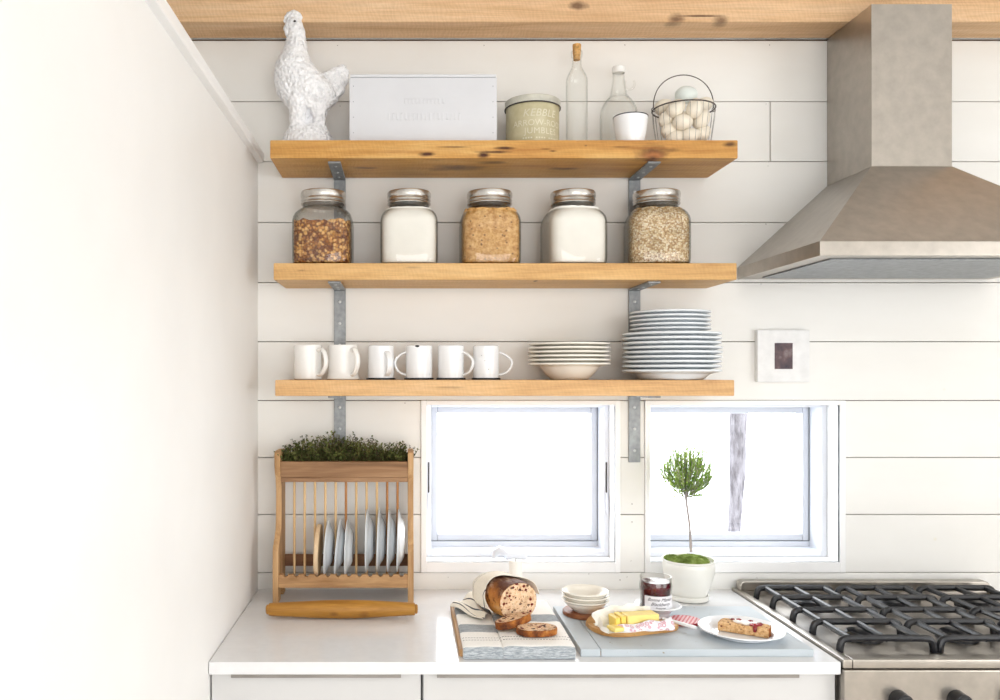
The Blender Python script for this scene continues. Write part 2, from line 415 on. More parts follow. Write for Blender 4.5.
# ================================================================== SHELVES
def shelf(name, pxl, pxr, zt, zb, label, W, holes):
    x0, x1 = X(pxl, .235), X(pxr, .235); cx = (x0 + x1) / 2
    a = MB(); a.box(x0 - cx, x1 - cx, -.235, -.0085, zb - zt, 0, .0025, 2)
    o = a.build(name, W, None, (cx, 0, zt)); tag(o, label, 'shelf', 'floating timber shelves')
    for bx, low in holes:
        bw = .0175
        t = thing('shelf_bracket', low, 'bracket', (bx, 0, zb), group='grey metal shelf brackets')
        a = MB(); a.box(-bw, bw, -.205, -.0005, -.006, -.0002, .001, 1)
        arm = a.build('arm', M_steel, t)
        a = MB(); a.box(-bw, bw, -.0065, -.0005, -.205, -.006, .001, 1)
        up = a.build('upright', M_steel, t)
        for sy in (-.17, -.10, -.045):
            a = MB(); a.lathe([(.0001, -.0082), (.003, -.0082), (.0045, -.0072), (.0045, -.006)], 12, (0, sy, 0)); a.build('screw', M_screw, arm)
        for sz in (-.04, -.105, -.17):
            a = MB(); a.lathe([(.0001, .0022), (.003, .0022), (.0045, .0012), (.0045, 0)], 12, M=Matrix.Translation((0, -.0065, sz)) @ Matrix.Rotation(PI / 2, 4, 'X')); a.build('screw', M_screw, up)
    return o
bl, br = X(340, 0), X(634, 0)
Z1t, Z1b = Z(140, .235), Z(158.3, .235)
Z2t, Z2b = Z(263, .235), Z(279.8, .235)
Z3t, Z3b = Z(380, .235), Z(396, .235)
s1c = (X(270, .235) + X(738, .235)) / 2
def k1(px, py, rx, rz, st=.9, d=.235, ry=.05): return (X(px, d) - s1c, -d, Z(py, d) - Z1t, rx, ry, rz, st)
W_s1 = dark_knot_wood('rustic_oak_shelf', [k1(653, 153, .050, .024, .95, ry=.05), k1(653, 156, .034, .016, .9, ry=.04) + ((168, 108, 58),), k1(653, 158, .018, .007, .7, ry=.04), (X(610, .1) - s1c, -.10, Z1b - Z1t, .16, .05, .03, .3, (150, 88, 40)), k1(640, 148, .16, .006, .45) + ((150, 88, 36),), k1(520, 150, .12, .008, .4) + ((156, 92, 40),), k1(400, 152, .16, .006, .35) + ((160, 98, 44),), k1(330, 147, .1, .004, .3) + ((166, 104, 50),), k1(700, 152, .05, .008, .4) + ((150, 88, 36),), k1(586, 145.5, .006, .004, .9), k1(492, 152, .050, .0045, 1), k1(484, 155, .018, .008, 1), k1(504, 148, .034, .005, 1), k1(428, 154, .026, .006, 1),
                                          k1(436, 160, .05, .004, .8), k1(730, 144.5, .022, .008, .9), k1(553, 151, .012, .003), k1(546, 149, .018, .0025, .7), k1(455, 147, .05, .0025, .7), k1(620, 147, .03, .002, .7), k1(672, 150, .03, .006, .5),
                                          (X(455, .15) - s1c, -.13, Z1b - Z1t, .09, .035, .02, .75), (X(565, .15) - s1c, -.12, Z1b - Z1t, .05, .014, .02, .8), (X(365, .15) - s1c, -.13, Z1b - Z1t, .04, .012, .02, .7), (X(490, .15) - s1c, -.19, Z1b - Z1t, .04, .02, .02, .7)],
                  (164, 104, 46), (206, 154, 82), (228, 188, 122))
W_s2 = shelf_wood('honey_pine_shelf', [(X(534, .2) - s1c, -.2, -.046, .006, .02, .004, .9), (X(410, .235) - s1c, -.235, -.012, .03, .03, .003, .35), (X(300, .235) - s1c, -.235, -.02, .012, .03, .002, .5)], (188, 140, 82), (216, 172, 112), (230, 192, 136))
W_s3 = shelf_wood('light_pine_shelf', [(X(450, .235) - s1c, -.235, -.02, .05, .03, .003, .3), (X(640, .235) - s1c, -.235, -.03, .06, .03, .003, .3)], (194, 146, 94), (220, 176, 122), (232, 194, 146))
shelf('wooden_shelf', 270, 738, Z1t, Z1b, 'topmost timber shelf with dark knots, holding the hen figurine', W_s1, [(bl, 'grey bracket under the left end of the top shelf'), (br, 'grey bracket under the right end of the top shelf')])
shelf('wooden_shelf', 273.5, 737, Z2t, Z2b, 'middle timber shelf holding the five glass storage jars', W_s2, [(bl, 'grey bracket under the jar shelf, left of its two, above the mugs'), (br, 'grey bracket under the jar shelf, behind the tall plate stack')])
shelf('wooden_shelf', 275, 734.5, Z3t, Z3b, 'lowest timber shelf holding the mugs and stacked plates', W_s3, [(bl, 'grey bracket under the mug shelf, behind the herb trough'), (br, 'grey bracket under the mug shelf, between the two windows')])

# ================================================================== COUNTER
CZ = 0.91
CE = X(737, .05)                          # where the counter stops at the range
ctr = MB(); ctr.box(WX0 + .0015, CE, -.635, -.0015, CZ - .0286, CZ, .0018, 2)
tag(ctr.build('worktop', M_counter), 'white stone worktop running under both windows', 'countertop')
gx = X(422, .62)
def base_cabinet(x0, x1, label, pl):
    cx = (x0 + x1) / 2
    t = thing('base_cabinet', label, 'cabinet', (cx, 0, 0), group='white base cabinets')
    a = MB(); a.box(x0 - cx, x1 - cx, -.595, -.002, .1, CZ - .030); a.box(x0 - cx, x1 - cx, -.54, -.002, .001, .1); a.build('body', M_cab, t)
    zz = [(CZ - .0325, CZ - .25), (CZ - .254, CZ - .53), (CZ - .534, .11)]
    for zt, zb in zz:
        a = MB(); a.box(x0 - cx + .002, x1 - cx - .002, -.617, -.596, zb, zt, .0012, 1); dr = a.build('drawer', M_cab, t)
        a = MB(); p0, p1 = pl[0] - cx, pl[1] - cx
        a.prism([(-.596, zt - .0002), (-.596, zt + .0012), (-.627, zt + .0012), (-.627, zt - .006), (-.6255, zt - .006), (-.6255, zt - .0002)], p0, p1, 'X'); a.build('pull', M_pull, dr)
base_cabinet(WX0 + .002, gx - .0012, 'white drawer cabinet below the dish rack', (X(231, .627), X(401, .627)))
base_cabinet(gx + .0012, CE - .002, 'white drawer cabinet below the bread and grey board', (X(437, .627), CE - .09))
# ================================================================== TOP SHELF
def curve(pts, n=6):
    """Catmull-Rom through the points"""
    P = [Vector(p) for p in pts]; out = []
    for i in range(len(P) - 1):
        a, b, c, d = P[max(i - 1, 0)], P[i], P[i + 1], P[min(i + 2, len(P) - 1)]
        for k in range(n):
            t = k / n
            out.append(0.5 * ((2 * b) + (c - a) * t + (2 * a - 5 * b + 4 * c - d) * t * t + (3 * b - a - 3 * c + d) * t ** 3))
    out.append(P[-1]); return out
def smooth_prof(pr, n=4): return [(max(p.x, 1e-4), p.y) for p in curve([(r, z, 0) for r, z in pr], n)]

# ---- hen
def hen_mat():
    n = NT('white_glazed_hen', 0.35, 0.45); v = n.coord((1, 1, .8))
    f = n.voro(v, 105); sp = n.noise(n.coord(), 70, 4)
    n.color(n.mix(n.ramp(sp, [(0.36, (0, 0, 0)), (0.52, (255, 255, 255))]), lin((232, 233, 236)), lin((248, 248, 250))))
    n.bump(n.math('ADD', n.math('MULTIPLY', f, -1.0), n.math('MULTIPLY', sp, 0.2)), 0.9, 0.006); return n.m
M_hen = hen_mat()
def hz(y): return (731 - y - 11 * (731 - y) / 700) / 1745.0
def hx(x): return (x - 217) / 1745.0
hen = thing('hen_figurine', 'white glazed hen figurine standing at the left end of the top shelf', 'figurine', (X(308.4, .12), -.12, Z1t))
b = MB()
def hring(y, l, r, sq, n=28, cy=0.0):
    cx, rx = (hx(l) + hx(r)) / 2, (hx(r) - hx(l)) / 2
    return [(cx + rx * math.cos(2 * PI * j / n), cy + rx * sq * math.sin(2 * PI * j / n), hz(y)) for j in range(n)]
prof = [(52, 112, 172, .7), (64, 102, 182, .72), (85, 104, 190, .75), (105, 108, 197, .78), (125, 112, 202, .8), (160, 106, 206, .82), (200, 95, 212, .85), (240, 76, 219, .88), (280, 54, 236, .85), (320, 45, 268, .74),
        (360, 44, 308, .64), (400, 48, 352, .56), (440, 60, 368, .52), (475, 80, 366, .49), (500, 104, 342, .48), (520, 122, 316, .5)]
b.rings([hring(*p) for p in prof])
# legs and the rocky foot they stand on
for (xa, xb, cy) in ((168, 166, -.016), (270, 274, -.006), (180, 176, .022), (262, 264, .018)):
    b.rings([[((hx(x) + r * math.cos(2 * PI * j / 16)), cy + r * .9 * math.sin(2 * PI * j / 16), hz(y)) for j in range(16)] for (x, y, r) in
             ((xa, 455, .030), (xa, 500, .029), (xa, 530, .0255), (xb, 565, .0235 if xa < 220 else .0185), (xb, 600, .0235 if xa < 220 else .0185), (xb, 640, .028), (xb, 665, .031))])
b.rings([hring(480, 150, 300, .3, cy=.008), hring(540, 160, 262, .3, cy=.004), hring(600, 160, 258, .3, cy=.004), hring(650, 130, 300, .5)])
b.rings([hring(595, 150, 285, .45), hring(615, 118, 312, .6), hring(640, 98, 326, .68), hring(670, 88, 342, .72), hring(700, 82, 348, .75), hring(731, 78, 350, .75)])
# tail: a raised fan of feathers
for (x0, y0, x1, y1, w0, w1) in ((285, 400, 404, 292, .036, .014), (295, 410, 422, 318, .036, .014), (300, 430, 420, 355, .038, .015), (300, 445, 400, 405, .038, .018), (290, 455, 362, 450, .034, .020), (250, 380, 350, 345, .03, .014)):
    p0 = Vector((hx(x0), 0, hz(y0))); p1 = Vector((hx(x1), 0, hz(y1)))
    b.tube([p0, p0.lerp(p1, .35), p0.lerp(p1, .7), p0.lerp(p1, .93), p1], [w0, w0 * .75, (w0 + w1) / 2 * .7, w1 * .75, w1 * .2], 12, flat=.65, up=(0, 0, 1))
# beak, comb bumps, wattle, wing
b.tube([(hx(130), 0, hz(92)), (hx(108), 0, hz(98)), (hx(92), 0, hz(106))], [.016, .010, .003], 10)
for (x, y, r) in ((112, 52, .0105), (124, 40, .0125), (141, 34, .0135), (158, 38, .0125), (170, 50, .0115), (104, 68, .0085), (140, 52, .018)):
    b.ball((hx(x), 0, hz(y)), r, r * .62, r, 12, 8)
b.ball((hx(112), -.004, hz(128)), .008, .007, .014, 12, 8); b.ball((hx(104), 0, hz(108)), .009, .008, .008, 12, 8)
body = b.build('body', M_hen, hen, weld=False, smooth=0)
rm = body.modifiers.new('fuse', 'REMESH'); rm.mode = 'VOXEL'; rm.voxel_size = 0.0023; rm.use_smooth_shade = True
sm = body.modifiers.new('soften', 'SMOOTH'); sm.iterations = 3; sm.factor = 0.5
tx_ = bpy.data.textures.new('feather_scales', 'VORONOI'); tx_.noise_scale = .009; tx_.distance_metric = 'DISTANCE'
dm = body.modifiers.new('feathers', 'DISPLACE'); dm.texture = tx_; dm.texture_coords = 'LOCAL'; dm.strength = -.0024; dm.mid_level = .35
for s in (-1, 1):
    e = MB(); e.ball((hx(153), s * .0205, hz(84)), .0036, .0032, .0032, 10, 8); e.build('eye', M_dark, hen)

# ---- white crate
t = thing('white_box', 'long white wooden box with a thin lid beside the hen', 'box', (X(423.2, .2), -.11, Z1t))
hw = (X(497, .2) - X(349.5, .2)) / 2; hb = Z(77.5, .2) - Z1t
M_box = plain('white_box_paint', (214, 215, 219), 0.5, 0.35, var=0.015, scale=8)
a = MB(); a.box(-hw, hw, -.09, .085, 0, hb, .0015, 2); a.build('box_body', M_box, t)
a = MB(); a.box(-hw + .002, hw - .002, -.088, .085, hb + .0016, hb + .010, .0015, 2); a.build('lid', M_box, t)
a = MB(); a.box(-hw + .004, hw - .004, -.086, .083, hb, hb + .0016); a.build('lid_shadow_line', M_seal, t)  # grey strip colouring in the shadow line between lid and box
for sx in (-hw + .011, hw - .011):
    for k in range(4): a = MB(); a.lathe([(.0001, .0006), (.0014, .0006), (.0014, 0)], 8, M=Matrix.Translation((sx, -.09, .03 + k * .043)) @ Matrix.Rotation(PI / 2, 4, 'X')); a.build('nail', M_seal, t)
a = MB()                                  # worn raised lettering, too faint to read
rr = random.Random(3)
for (u0, u1, z, h, n) in ((-.05, .055, .118, .014, 11), (-.095, .10, .075, .020, 18)):
    for k in range(n):
        u = u0 + (u1 - u0) * k / (n - 1)
        a.box(u - .0022, u + .0022, -.0907, -.0895, z - h / 2, z + h / 2, .0003, 1)
        if rr.random() < .6: zz = z + rr.choice((-1, 0, 1)) * h * .42; a.box(u, u + .006, -.0907, -.0895, zz - .0014, zz + .0014)
a.build('raised_lettering', M_box, t)

# ---- biscuit tin
def tin_mat():
    n = NT('olive_tin_paint', 0.45, 0.45); f = n.noise(n.coord(), 22, 5)
    n.color(n.ramp(f, [(0.3, (176, 166, 130)), (0.55, (194, 186, 152)), (0.75, (208, 201, 174))])); return n.m
M_tin = tin_mat(); M_tinl = plain('grey_tin_lid', (196, 194, 182), 0.4, 0.5, 0.1, var=0.12, scale=30)
M_letter = plain('cream_lettering', (222, 217, 196), 0.5, 0.4, var=0.08)
t = thing('biscuit_tin', 'round olive tin with cream lettering right of the white box', 'tin', (X(532.5, .12), -.12, Z1t))
R = .0755; H = Z(109, .12) - Z1t
a = MB(); a.lathe([(.0001, 0), (R - .002, 0), (R, .002), (R, H)], 64); a.build('tin_body', M_tin, t)
a = MB(); a.lathe([(R - .002, H - .003), (R + .0035, H - .003), (R + .0035, H + .016), (R + .001, H + .0185), (R - .008, H + .0185), (R - .01, H + .0165), (.0001, H + .0165)], 64); lid = a.build('lid', M_tinl, t)
a = MB(); a.lathe([(R + .002, H - .0042), (R + .0046, H - .0042), (R + .0048, H - .002), (R + .0035, H - .0005)], 64, cap=(False, False)); a.build('dark_bead', M_dark, lid)
a = MB(); ang0 = math.radians(10)
for (body_, size, z, sh, sp) in (('KEBBLE', .0290, .0875, .25, 1.05), ('ARROW-ROOT', .0240, .0600, 0, 1.0), ('JUMBLES', .0240, .0375, 0, 1.1)):
    v, f = text_mesh(body_, size, sh, sp)
    xs = [p[0] for p in v]; c0 = (max(xs) + min(xs)) / 2
    a.add([((R + .0006) * math.sin((p[0] - c0) / R + ang0), -(R + .0006) * math.cos((p[0] - c0) / R + ang0), z + p[1]) for p in v], f)
for k in range(15):
    if k in (4, 9): continue
    th = ang0 + (-.052 + k * .0074) / R
    a.add([((R + .0006) * math.sin(th + q), -(R + .0006) * math.cos(th + q), zz) for q, zz in ((0, .0165), (.055, .0165), (.055, .0205), (0, .0205))], [(0, 1, 2, 3)])
a.build('lettering', M_letter, t)

# ---- corked bottle
M_cork = plain('cork', (206, 158, 96), 0.8, 0.2, var=0.25, scale=120)
t = thing('glass_bottle', 'tall clear glass bottle with a cork stopper', 'bottle', (X(576.8, .1), -.1, Z1t))
def bz(y, d=.1): return Z(y + 1.2, d) - Z1t
a = MB(); pr = smooth_prof([(.027, .0), (.0305, .004), (.031, .03), (.031, .12), (.031, bz(84)), (.0295, bz(77)), (.022, bz(71)), (.0145, bz(66)), (.0135, bz(60)), (.0135, bz(56))], 3) + [(.0165, bz(55.5)), (.0165, bz(50.5)), (.0115, bz(50))]
inner = [(max(r - .0022, .0001), z + (.003 if i == 0 else 0)) for i, (r, z) in enumerate(pr[:-1])][::-1]
a.lathe([(.0001, 0)] + pr + inner + [(.0001, .003)], 40); a.build('bottle_body', M_thin, t)
a = MB(); a.lathe([(.0001, bz(59)), (.0095, bz(59)), (.0113, bz(52)), (.0125, bz(45)), (.012, bz(43.5)), (.0001, bz(43.5))], 20); a.build('cork_stopper', M_cork, t)

# ---- glass jug
t = thing('glass_jug', 'clear glass jug with white screw cap and ring handle', 'jug', (X(618.6, .068), -.068, Z1t))
def jz(y): return Z(y + 1.6, .068) - Z1t
a = MB(); pr = smooth_prof([(.046, 0), (.0525, .006), (.0535, .05), (.0535, jz(114)), (.049, jz(106)), (.036, jz(98.5)), (.0255, jz(95.5)), (.0235, jz(92)), (.0195, jz(84)), (.0165, jz(75)), (.016, jz(70))], 3)
a.lathe([(.0001, 0)] + pr + [(max(r - .0024, .0001), z + (.004 if i == 0 else 0)) for i, (r, z) in enumerate(pr)][::-1] + [(.0001, .004)], 44); a.lathe([(.0255, jz(97)), (.0285, jz(96)), (.0285, jz(95)), (.0245, jz(94))], 36, cap=(False, False)); a.build('jug_body', M_thin, t)
a = MB(); cx, cz, rr_ = .0155 + .0165, jz(82.5), .0145
a.tube([(cx + rr_ * math.cos(q), 0, cz + rr_ * math.sin(q) * 1.1) for q in [math.radians(-215 + k * 12.5 ) for k in range(21)]], .0032, 8); a.build('ring_handle', M_glass, t)
a = MB(); a.lathe([(.0001, jz(65.3)), (.0165, jz(65.3)), (.0185, jz(66.2)), (.0185, jz(71.5)), (.0165, jz(72)), (.0165, jz(71))], 32); a.build('screw_cap', M_white, t)

# ---- enamel cup
t = thing('enamel_cup', 'small white enamel cup with dark rim in front of the jug', 'cup', (X(630.5, .172), -.172, Z1t))
hc = Z(117.4, .172) - Z1t; Rc = .0475
a = MB(); pr = smooth_prof([(.030, 0), (.036, .006), (.0415, .03), (.0455, .06), (Rc, hc)], 4)
a.lathe([(.0001, 0)] + pr + [(r - .0022, z + (.003 if i == 0 else 0)) for i, (r, z) in enumerate(pr)][::-1] + [(.0001, .003)], 48); a.build('cup_body', M_enamel, t)
a = MB(); a.tube([((Rc - .0006) * math.cos(2 * PI * j / 48), (Rc - .0006) * math.sin(2 * PI * j / 48), hc) for j in range(48)], .0017, 8, closed=True); a.build('rim', M_navyrim, t)

# ---- wire egg basket
M_wire = plain('rusty_wire', (92, 84, 80), 0.5, 0.5, 0.6, var=0.3, scale=90)
bxc, bd = X(683.5, .12), .12
t = thing('wire_basket', 'small wire basket with arched handle, full of eggs', 'basket', (bxc, -bd, Z1t))
zr = Z(109.8, bd) - Z1t; Rr, Rb = .0865, .071
def ring(r, z, n=48): return [(r * math.cos(2 * PI * j / n), r * math.sin(2 * PI * j / n), z) for j in range(n)]
a = MB(); a.tube(ring(Rr, zr), .0021, 8, closed=True); a.build('rim', M_wire, t)
a = MB(); n = 28
for k in range(n):
    q = 2 * PI * (k + .5) / n
    p = [(r * math.cos(q), r * math.sin(q), z) for r, z in ((Rr, zr), (Rr - .003, zr * .7), (Rb + .004, zr * .2), (Rb, .003), (Rb * .55, .003), (.008, .003))]
    a.tube(p, .0006, 5)
a.tube(ring(Rb, .003), .0016, 6, closed=True); a.tube(ring(Rb * .55, .003), .0012, 6, closed=True); a.tube(ring(.008, .003, 16), .0012, 6, closed=True)
a.build('cage', plain('grey_wire', (150, 146, 142), 0.45, 0.5, 0.6, var=0.2, scale=90), t)
a = MB(); hh = Z(75, bd) - Z1t - zr
a.tube([(Rr * math.cos(q) * 1.0, 0, zr + .004 + (hh - .004) * math.sin(q) ** .85) for q in [PI * k / 32 for k in range(33)]], .0015, 8)
for s in (-1, 1): a.tube([(s * Rr + .005 * math.cos(q), 0, zr + .0055 * math.sin(q)) for q in [2 * PI * k / 12 for k in range(12)]], .0013, 6, closed=True)
a.build('handle', M_wire, t)
M_egg = plain('white_eggshell', (238, 230, 214), 0.45, 0.35, var=0.04, scale=18); M_eggb = plain('blue_eggshell', (222, 229, 225), 0.45, 0.35, var=0.03)
def bpx(x, y): return 640 + x / 8.75, 65 + y / 8.75
eggs = [((405, 262), .105, 'pale blue egg lying on top of the heap in the basket', (0.1, 1.45, 0), 1.12, M_eggb),
        ((305, 368), .176, 'white egg tilted against the basket rim, front left of the handle', (.3, .75, .3), 1, M_egg),
        ((478, 378), .178, 'white egg upright behind the rim at the front right of the basket', (.1, .15, .2), 1, M_egg),
        ((375, 492), .180, 'white egg lying sideways at the front centre of the basket', (.1, 1.5, .15), 1, M_egg),
        ((182, 462), .150, 'white egg at the left side of the basket, halfway up', (.6, .4, 1), .95, M_egg),
        ((205, 560), .160, 'white egg low at the left side of the basket', (.2, 1.2, .5), .95, M_egg),
        ((283, 622), .178, 'white egg at the bottom of the basket, left of centre', (.2, 1.3, 0), 1, M_egg),
        ((450, 618), .176, 'white egg at the bottom of the basket, right of centre', (.3, 1.2, .3), 1, M_egg),
        ((538, 478), .156, 'white egg at the right side of the basket, halfway up', (.4, .6, 0), 1, M_egg),
        ((552, 600), .150, 'white egg low at the right side of the basket', (.2, .9, .2), .95, M_egg),
        ((205, 366), .106, 'white egg just under the rim at the left of the basket', (.4, 1, .2), .95, M_egg),
        ((560, 350), .118, 'white egg just under the rim at the right of the basket', (.4, 1.1, .2), .95, M_egg),
        ((390, 470), .105, 'white egg deep inside the basket under the blue one', (.4, 1.1, .2), .95, M_egg)]
proto = None
for (p, d, lab, rot, sc, m) in eggs:
    px, py = bpx(*p)
    loc = Vector((X(px, d), -d, Z(py, d)))
    lim = Rb + (Rr - Rb) * min(1, (loc.z - Z1t) / zr) - .0255 * sc
    off = Vector((loc.x - bxc, loc.y + bd)); 
    if off.length > lim: off *= lim / off.length
    loc = (bxc + off.x, -bd + off.y, loc.z)
    if proto is None or m is M_eggb:
        a = MB(); a.ball((0, 0, 0), .0225 * sc, .0225 * sc, .0285 * sc, 28, 20, .13); o = a.build('egg', m, None, loc, rot)
        if m is M_egg: proto = o
    else:
        o = proto.copy(); C.objects.link(o); o.location = loc; o.rotation_euler = rot
    o.scale = (sc,) * 3 if m is M_egg else (1, 1, 1)
    tag(o, lab, 'egg', 'eggs in the wire basket')
# ================================================================== GLASS JARS
def sq_ring(w, z, ex, seg=56):
    r = []
    for j in range(seg):
        q = 2 * PI * j / seg; c, s = math.cos(q), math.sin(q)
        k = (abs(c) ** ex + abs(s) ** ex) ** (-1 / ex)
        r.append((w * k * c, w * k * s, z))
    return r
jprof = [(.070, .0, 3.6), (.079, .003, 4), (.0835, .010, 4.6), (.0845, .022, 5), (.0848, .085, 5), (.0845, .136, 5), (.083, .149, 4.4), (.079, .161, 3.6), (.0725, .171, 2.9), (.0645, .179, 2.3), (.0595, .184, 2), (.0585, .190, 2), (.0585, .200, 2)]
def chunks(name, scale, stops, bumps, dark):
    n = NT(name, .8, .2); v = n.coord((1, 1, 1))
    cell = n.voro(v, scale, out='Color'); x = n.xyz(cell)
    dist = n.voro(v, scale)
    c = n.ramp(x[0], stops)
    c = n.mix(n.ramp(dist, [(0.45, (0, 0, 0)), (0.85, (255, 255, 255))]), c, lin(dark))
    big = n.noise(v, 16, 2); c = n.mix(0.35, c, n.ramp(big, [(0.35, (150, 140, 130)), (0.6, (255, 255, 255))]), 'MULTIPLY')
    n.color(c); n.bump(n.math('MULTIPLY', dist, -1.0), bumps, 0.006); return n.m
M_granola = chunks('granola_clusters', 125, [(0.1, (128, 74, 34)), (0.35, (176, 114, 54)), (0.6, (212, 154, 82)), (0.85, (236, 190, 122))], .8, (112, 60, 30))
M_oats = chunks('rolled_oats', 210, [(0.1, (196, 160, 112)), (0.35, (226, 200, 156)), (0.7, (242, 224, 188)), (0.95, (250, 240, 216))], .6, (172, 132, 88))
def sugar():
    n = NT('brown_sugar_meal', .85, .2); v = n.coord()
    c = n.ramp(n.noise(v, 75, 5, .75), [(0.34, (176, 122, 64)), (0.5, (212, 164, 102)), (0.66, (234, 198, 142))])
    d = n.voro(v, 62); c = n.mix(n.ramp(d, [(0.10, (255, 255, 255)), (0.2, (0, 0, 0))]), c, lin((112, 70, 34)))
    n.color(c); n.bump(n.noise(v, 75, 5, .75), .8, .004); return n.m
M_sugar = sugar()
M_flour = plain('white_flour', (248, 246, 240), .9, .15, var=.012, scale=30)
jars = [(323.5, 'granola', M_granola, .135, 'filled two thirds with brown granola, at the left end of its shelf', 'clumpy brown granola inside the first jar from the left', 0, .012, 1.0),
        (409, 'flour', M_flour, .1765, 'full of white flour, between the granola and the brown meal', 'white flour inside the jar beside the granola', 0, .002, .965),
        (489.5, 'brown_meal', M_sugar, .172, 'full of light brown meal, third of the five', 'light brown speckled meal inside the middle jar', 0, .006, 1.0),
        (573, 'sugar', M_flour, .1785, 'full of white sugar, next to the jar of oats', 'white sugar inside the jar beside the oats', .09, .002, .99),
        (656.5, 'oats', M_oats, .1755, 'full of pale rolled oats, at the right end of its shelf', 'pale rolled oats inside the last jar on the right', -.13, .004, 1.02)]
jp = None
for (px, nm, m, fill, lab, clab, rz, lump, sc) in jars:
    loc = (X(px, .118), -.118, Z2t)
    lab = 'square glass jar ' + lab
    if jp is None:
        jp = thing('glass_jar', lab, 'jar', loc, rz, 'glass storage jars')
        a = MB(); out = [sq_ring(*p) for p in jprof]; inn = [sq_ring(w - .0032, max(z, .005 + .0005 * i), e) for i, (w, z, e) in enumerate(jprof)][::-1]
        a.rings([sq_ring(.001, .0015, 2)] + out + inn + [sq_ring(.001, .005, 2)]); a.build('jar_body', M_glass, jp)
        a = MB(); Rl = .0635
        pr = [(Rl - .004, .193), (Rl, .194), (Rl + .0012, .1965), (Rl, .199), (Rl - .0018, .2015), (Rl, .204), (Rl + .0012, .2065), (Rl, .209), (Rl - .001, .212), (Rl, .2145), (Rl + .0014, .2165), (Rl + .0014, .2285), (Rl - .001, .2325), (Rl - .005, .2335), (Rl - .008, .2325), (.0001, .2325)]
        a.lathe(pr, 56); a.build('lid', M_tinlid, jp)
        j = jp
    else:
        j = dup(jp, loc, (0, 0, rz), lab)
    j.scale = (sc, sc, .935)
    # contents, grain by grain too many to count
    a = MB(); prof2 = [(w - .0044, max(z, .007), e) for (w, z, e) in jprof if z < fill - .004]
    lw, le = prof2[-1][0], prof2[-1][2]
    prof2.append((min(lw, .0795), fill, le))
    R = [sq_ring(*p) for p in prof2]
    for k in (.75, .5, .25, .02): R.append([(x * k, y * k, fill + lump * .25 + lump * mnoise.noise(Vector((x * k * 60 + px, y * k * 60, 0)))) for (x, y, z) in sq_ring(lw, fill, 3)])
    R[-5] = [(x, y, fill + lump * mnoise.noise(Vector((x * 70 + px, y * 70, 3)))) for (x, y, z) in R[-5]]
    a.rings(R); o = a.build(nm, m, None, loc, (0, 0, rz)); o.scale = (sc, sc, .935)
    tag(o, clab, nm.replace('_', ' '), kind='stuff')

# ================================================================== MUGS
MD = .125
def mug_ceramic(name, px, R, Rb, h, ang, lab, hr):
    t = thing('ceramic_mug', lab, 'mug', (X(px, MD), -MD, Z3t), 0, 'white mugs on the lowest shelf')
    pr = [(Rb - .004, 0), (Rb, .003)] + [(R + (Rb - R) * max(0, 1 - z / .02), z) for z in (.008, .014, .022)] + [(R, h - .003), (R - .0015, h), (R - .0035, h - .001), (R - .0045, h - .006), (R - .0045, .006)]
    a = MB(); a.lathe([(.0001, 0)] + pr + [(.0001, .005)], 48); a.build('mug_body', M_white, t)
    a = MB(); M = Matrix.Rotation(ang, 4, 'Z')
    pts = curve([(R - .002, 0, h * .83), (R + hr * .55, 0, h * .86), (R + hr, 0, h * .62), (R + hr * .95, 0, h * .40), (R + hr * .45, 0, h * .17), (R - .002, 0, h * .15)], 5)
    a.tube(pts, .0052, 10, M=M, flat=1.5); a.build('handle', M_white, t)
hm = Z(345.2, MD) - Z3t
mug_ceramic('m', 308, .0402, .0405, hm, math.radians(-38), 'plain straight white mug at the left end of the mug row', .030)
mug_ceramic('m', 343, .0420, .0475, hm, math.radians(-50), 'plain white mug with flared foot, second in the mug row', .028)
def mug_enamel(px, R, ang, lab, chip=None, wide=.011, hr=.030, specks=False):
    t = thing('enamel_mug', lab, 'mug', (X(px, MD), -MD, Z3t), 0, 'white mugs on the lowest shelf')
    a = MB(); h = hm + random.uniform(-.001, .001)
    pr = [(R - .0025, .004), (R, .003), (R, h - .006), (R - .001, h - .002), (R - .004, h), (R - .006, h + .0002), (.0001, h - .0005), (.0001, h - .004), (R - .0035, h - .004), (R - .0025, h - .008), (R - .0025, .0035)]
    a.lathe(pr, 48, cap=(False, False)); a.build('mug_body', M_enamel, t)
    a = MB(); a.lathe([(R - .003, .0001), (R + .0045, .0001), (R + .005, .003), (R + .004, .0055), (R - .003, .006), (R - .003, .0001)], 48, cap=(False, False)); a.build('rim', M_blackrim, t)
    a = MB(); M = Matrix.Rotation(ang, 4, 'Z')
    pts = curve([(R - .001, 0, h * .80), (R + hr * .45, 0, h * .74), (R + hr * .95, 0, h * .58), (R + hr, 0, h * .42), (R + hr * .7, 0, h * .24), (R + hr * .2, 0, h * .15), (R - .001, 0, h * .15)], 5)
    a.tube(pts, .0036, 10, M=M, flat=wide / .0036 / 2); a.build('handle', M_enamel, t)
    if chip:
        for (th, z, rx, rz) in chip:
            a = MB(); u = [((R + .0004) * math.cos(th + rx / R * math.cos(q)), (R + .0004) * math.sin(th + rx / R * math.cos(q)), z + rz * math.sin(q)) for q in [2 * PI * k / 14 for k in range(14)]]
            a.add(u, [tuple(range(14))]); a.build('chipped_spot', M_blackrim, t)
mug_enamel(381, .0372, math.radians(-62), 'upturned white enamel mug with its handle facing the room', wide=.017, hr=.020)
mug_enamel(419, .0378, math.radians(184), 'upturned white enamel mug with a black chip and handle to the left', [(math.radians(-98), hm - .004, .0062, .0030)], .010)
mug_enamel(451, .0375, math.radians(-28), 'upturned white enamel mug between the chipped mug and the speckled one', None, .013)
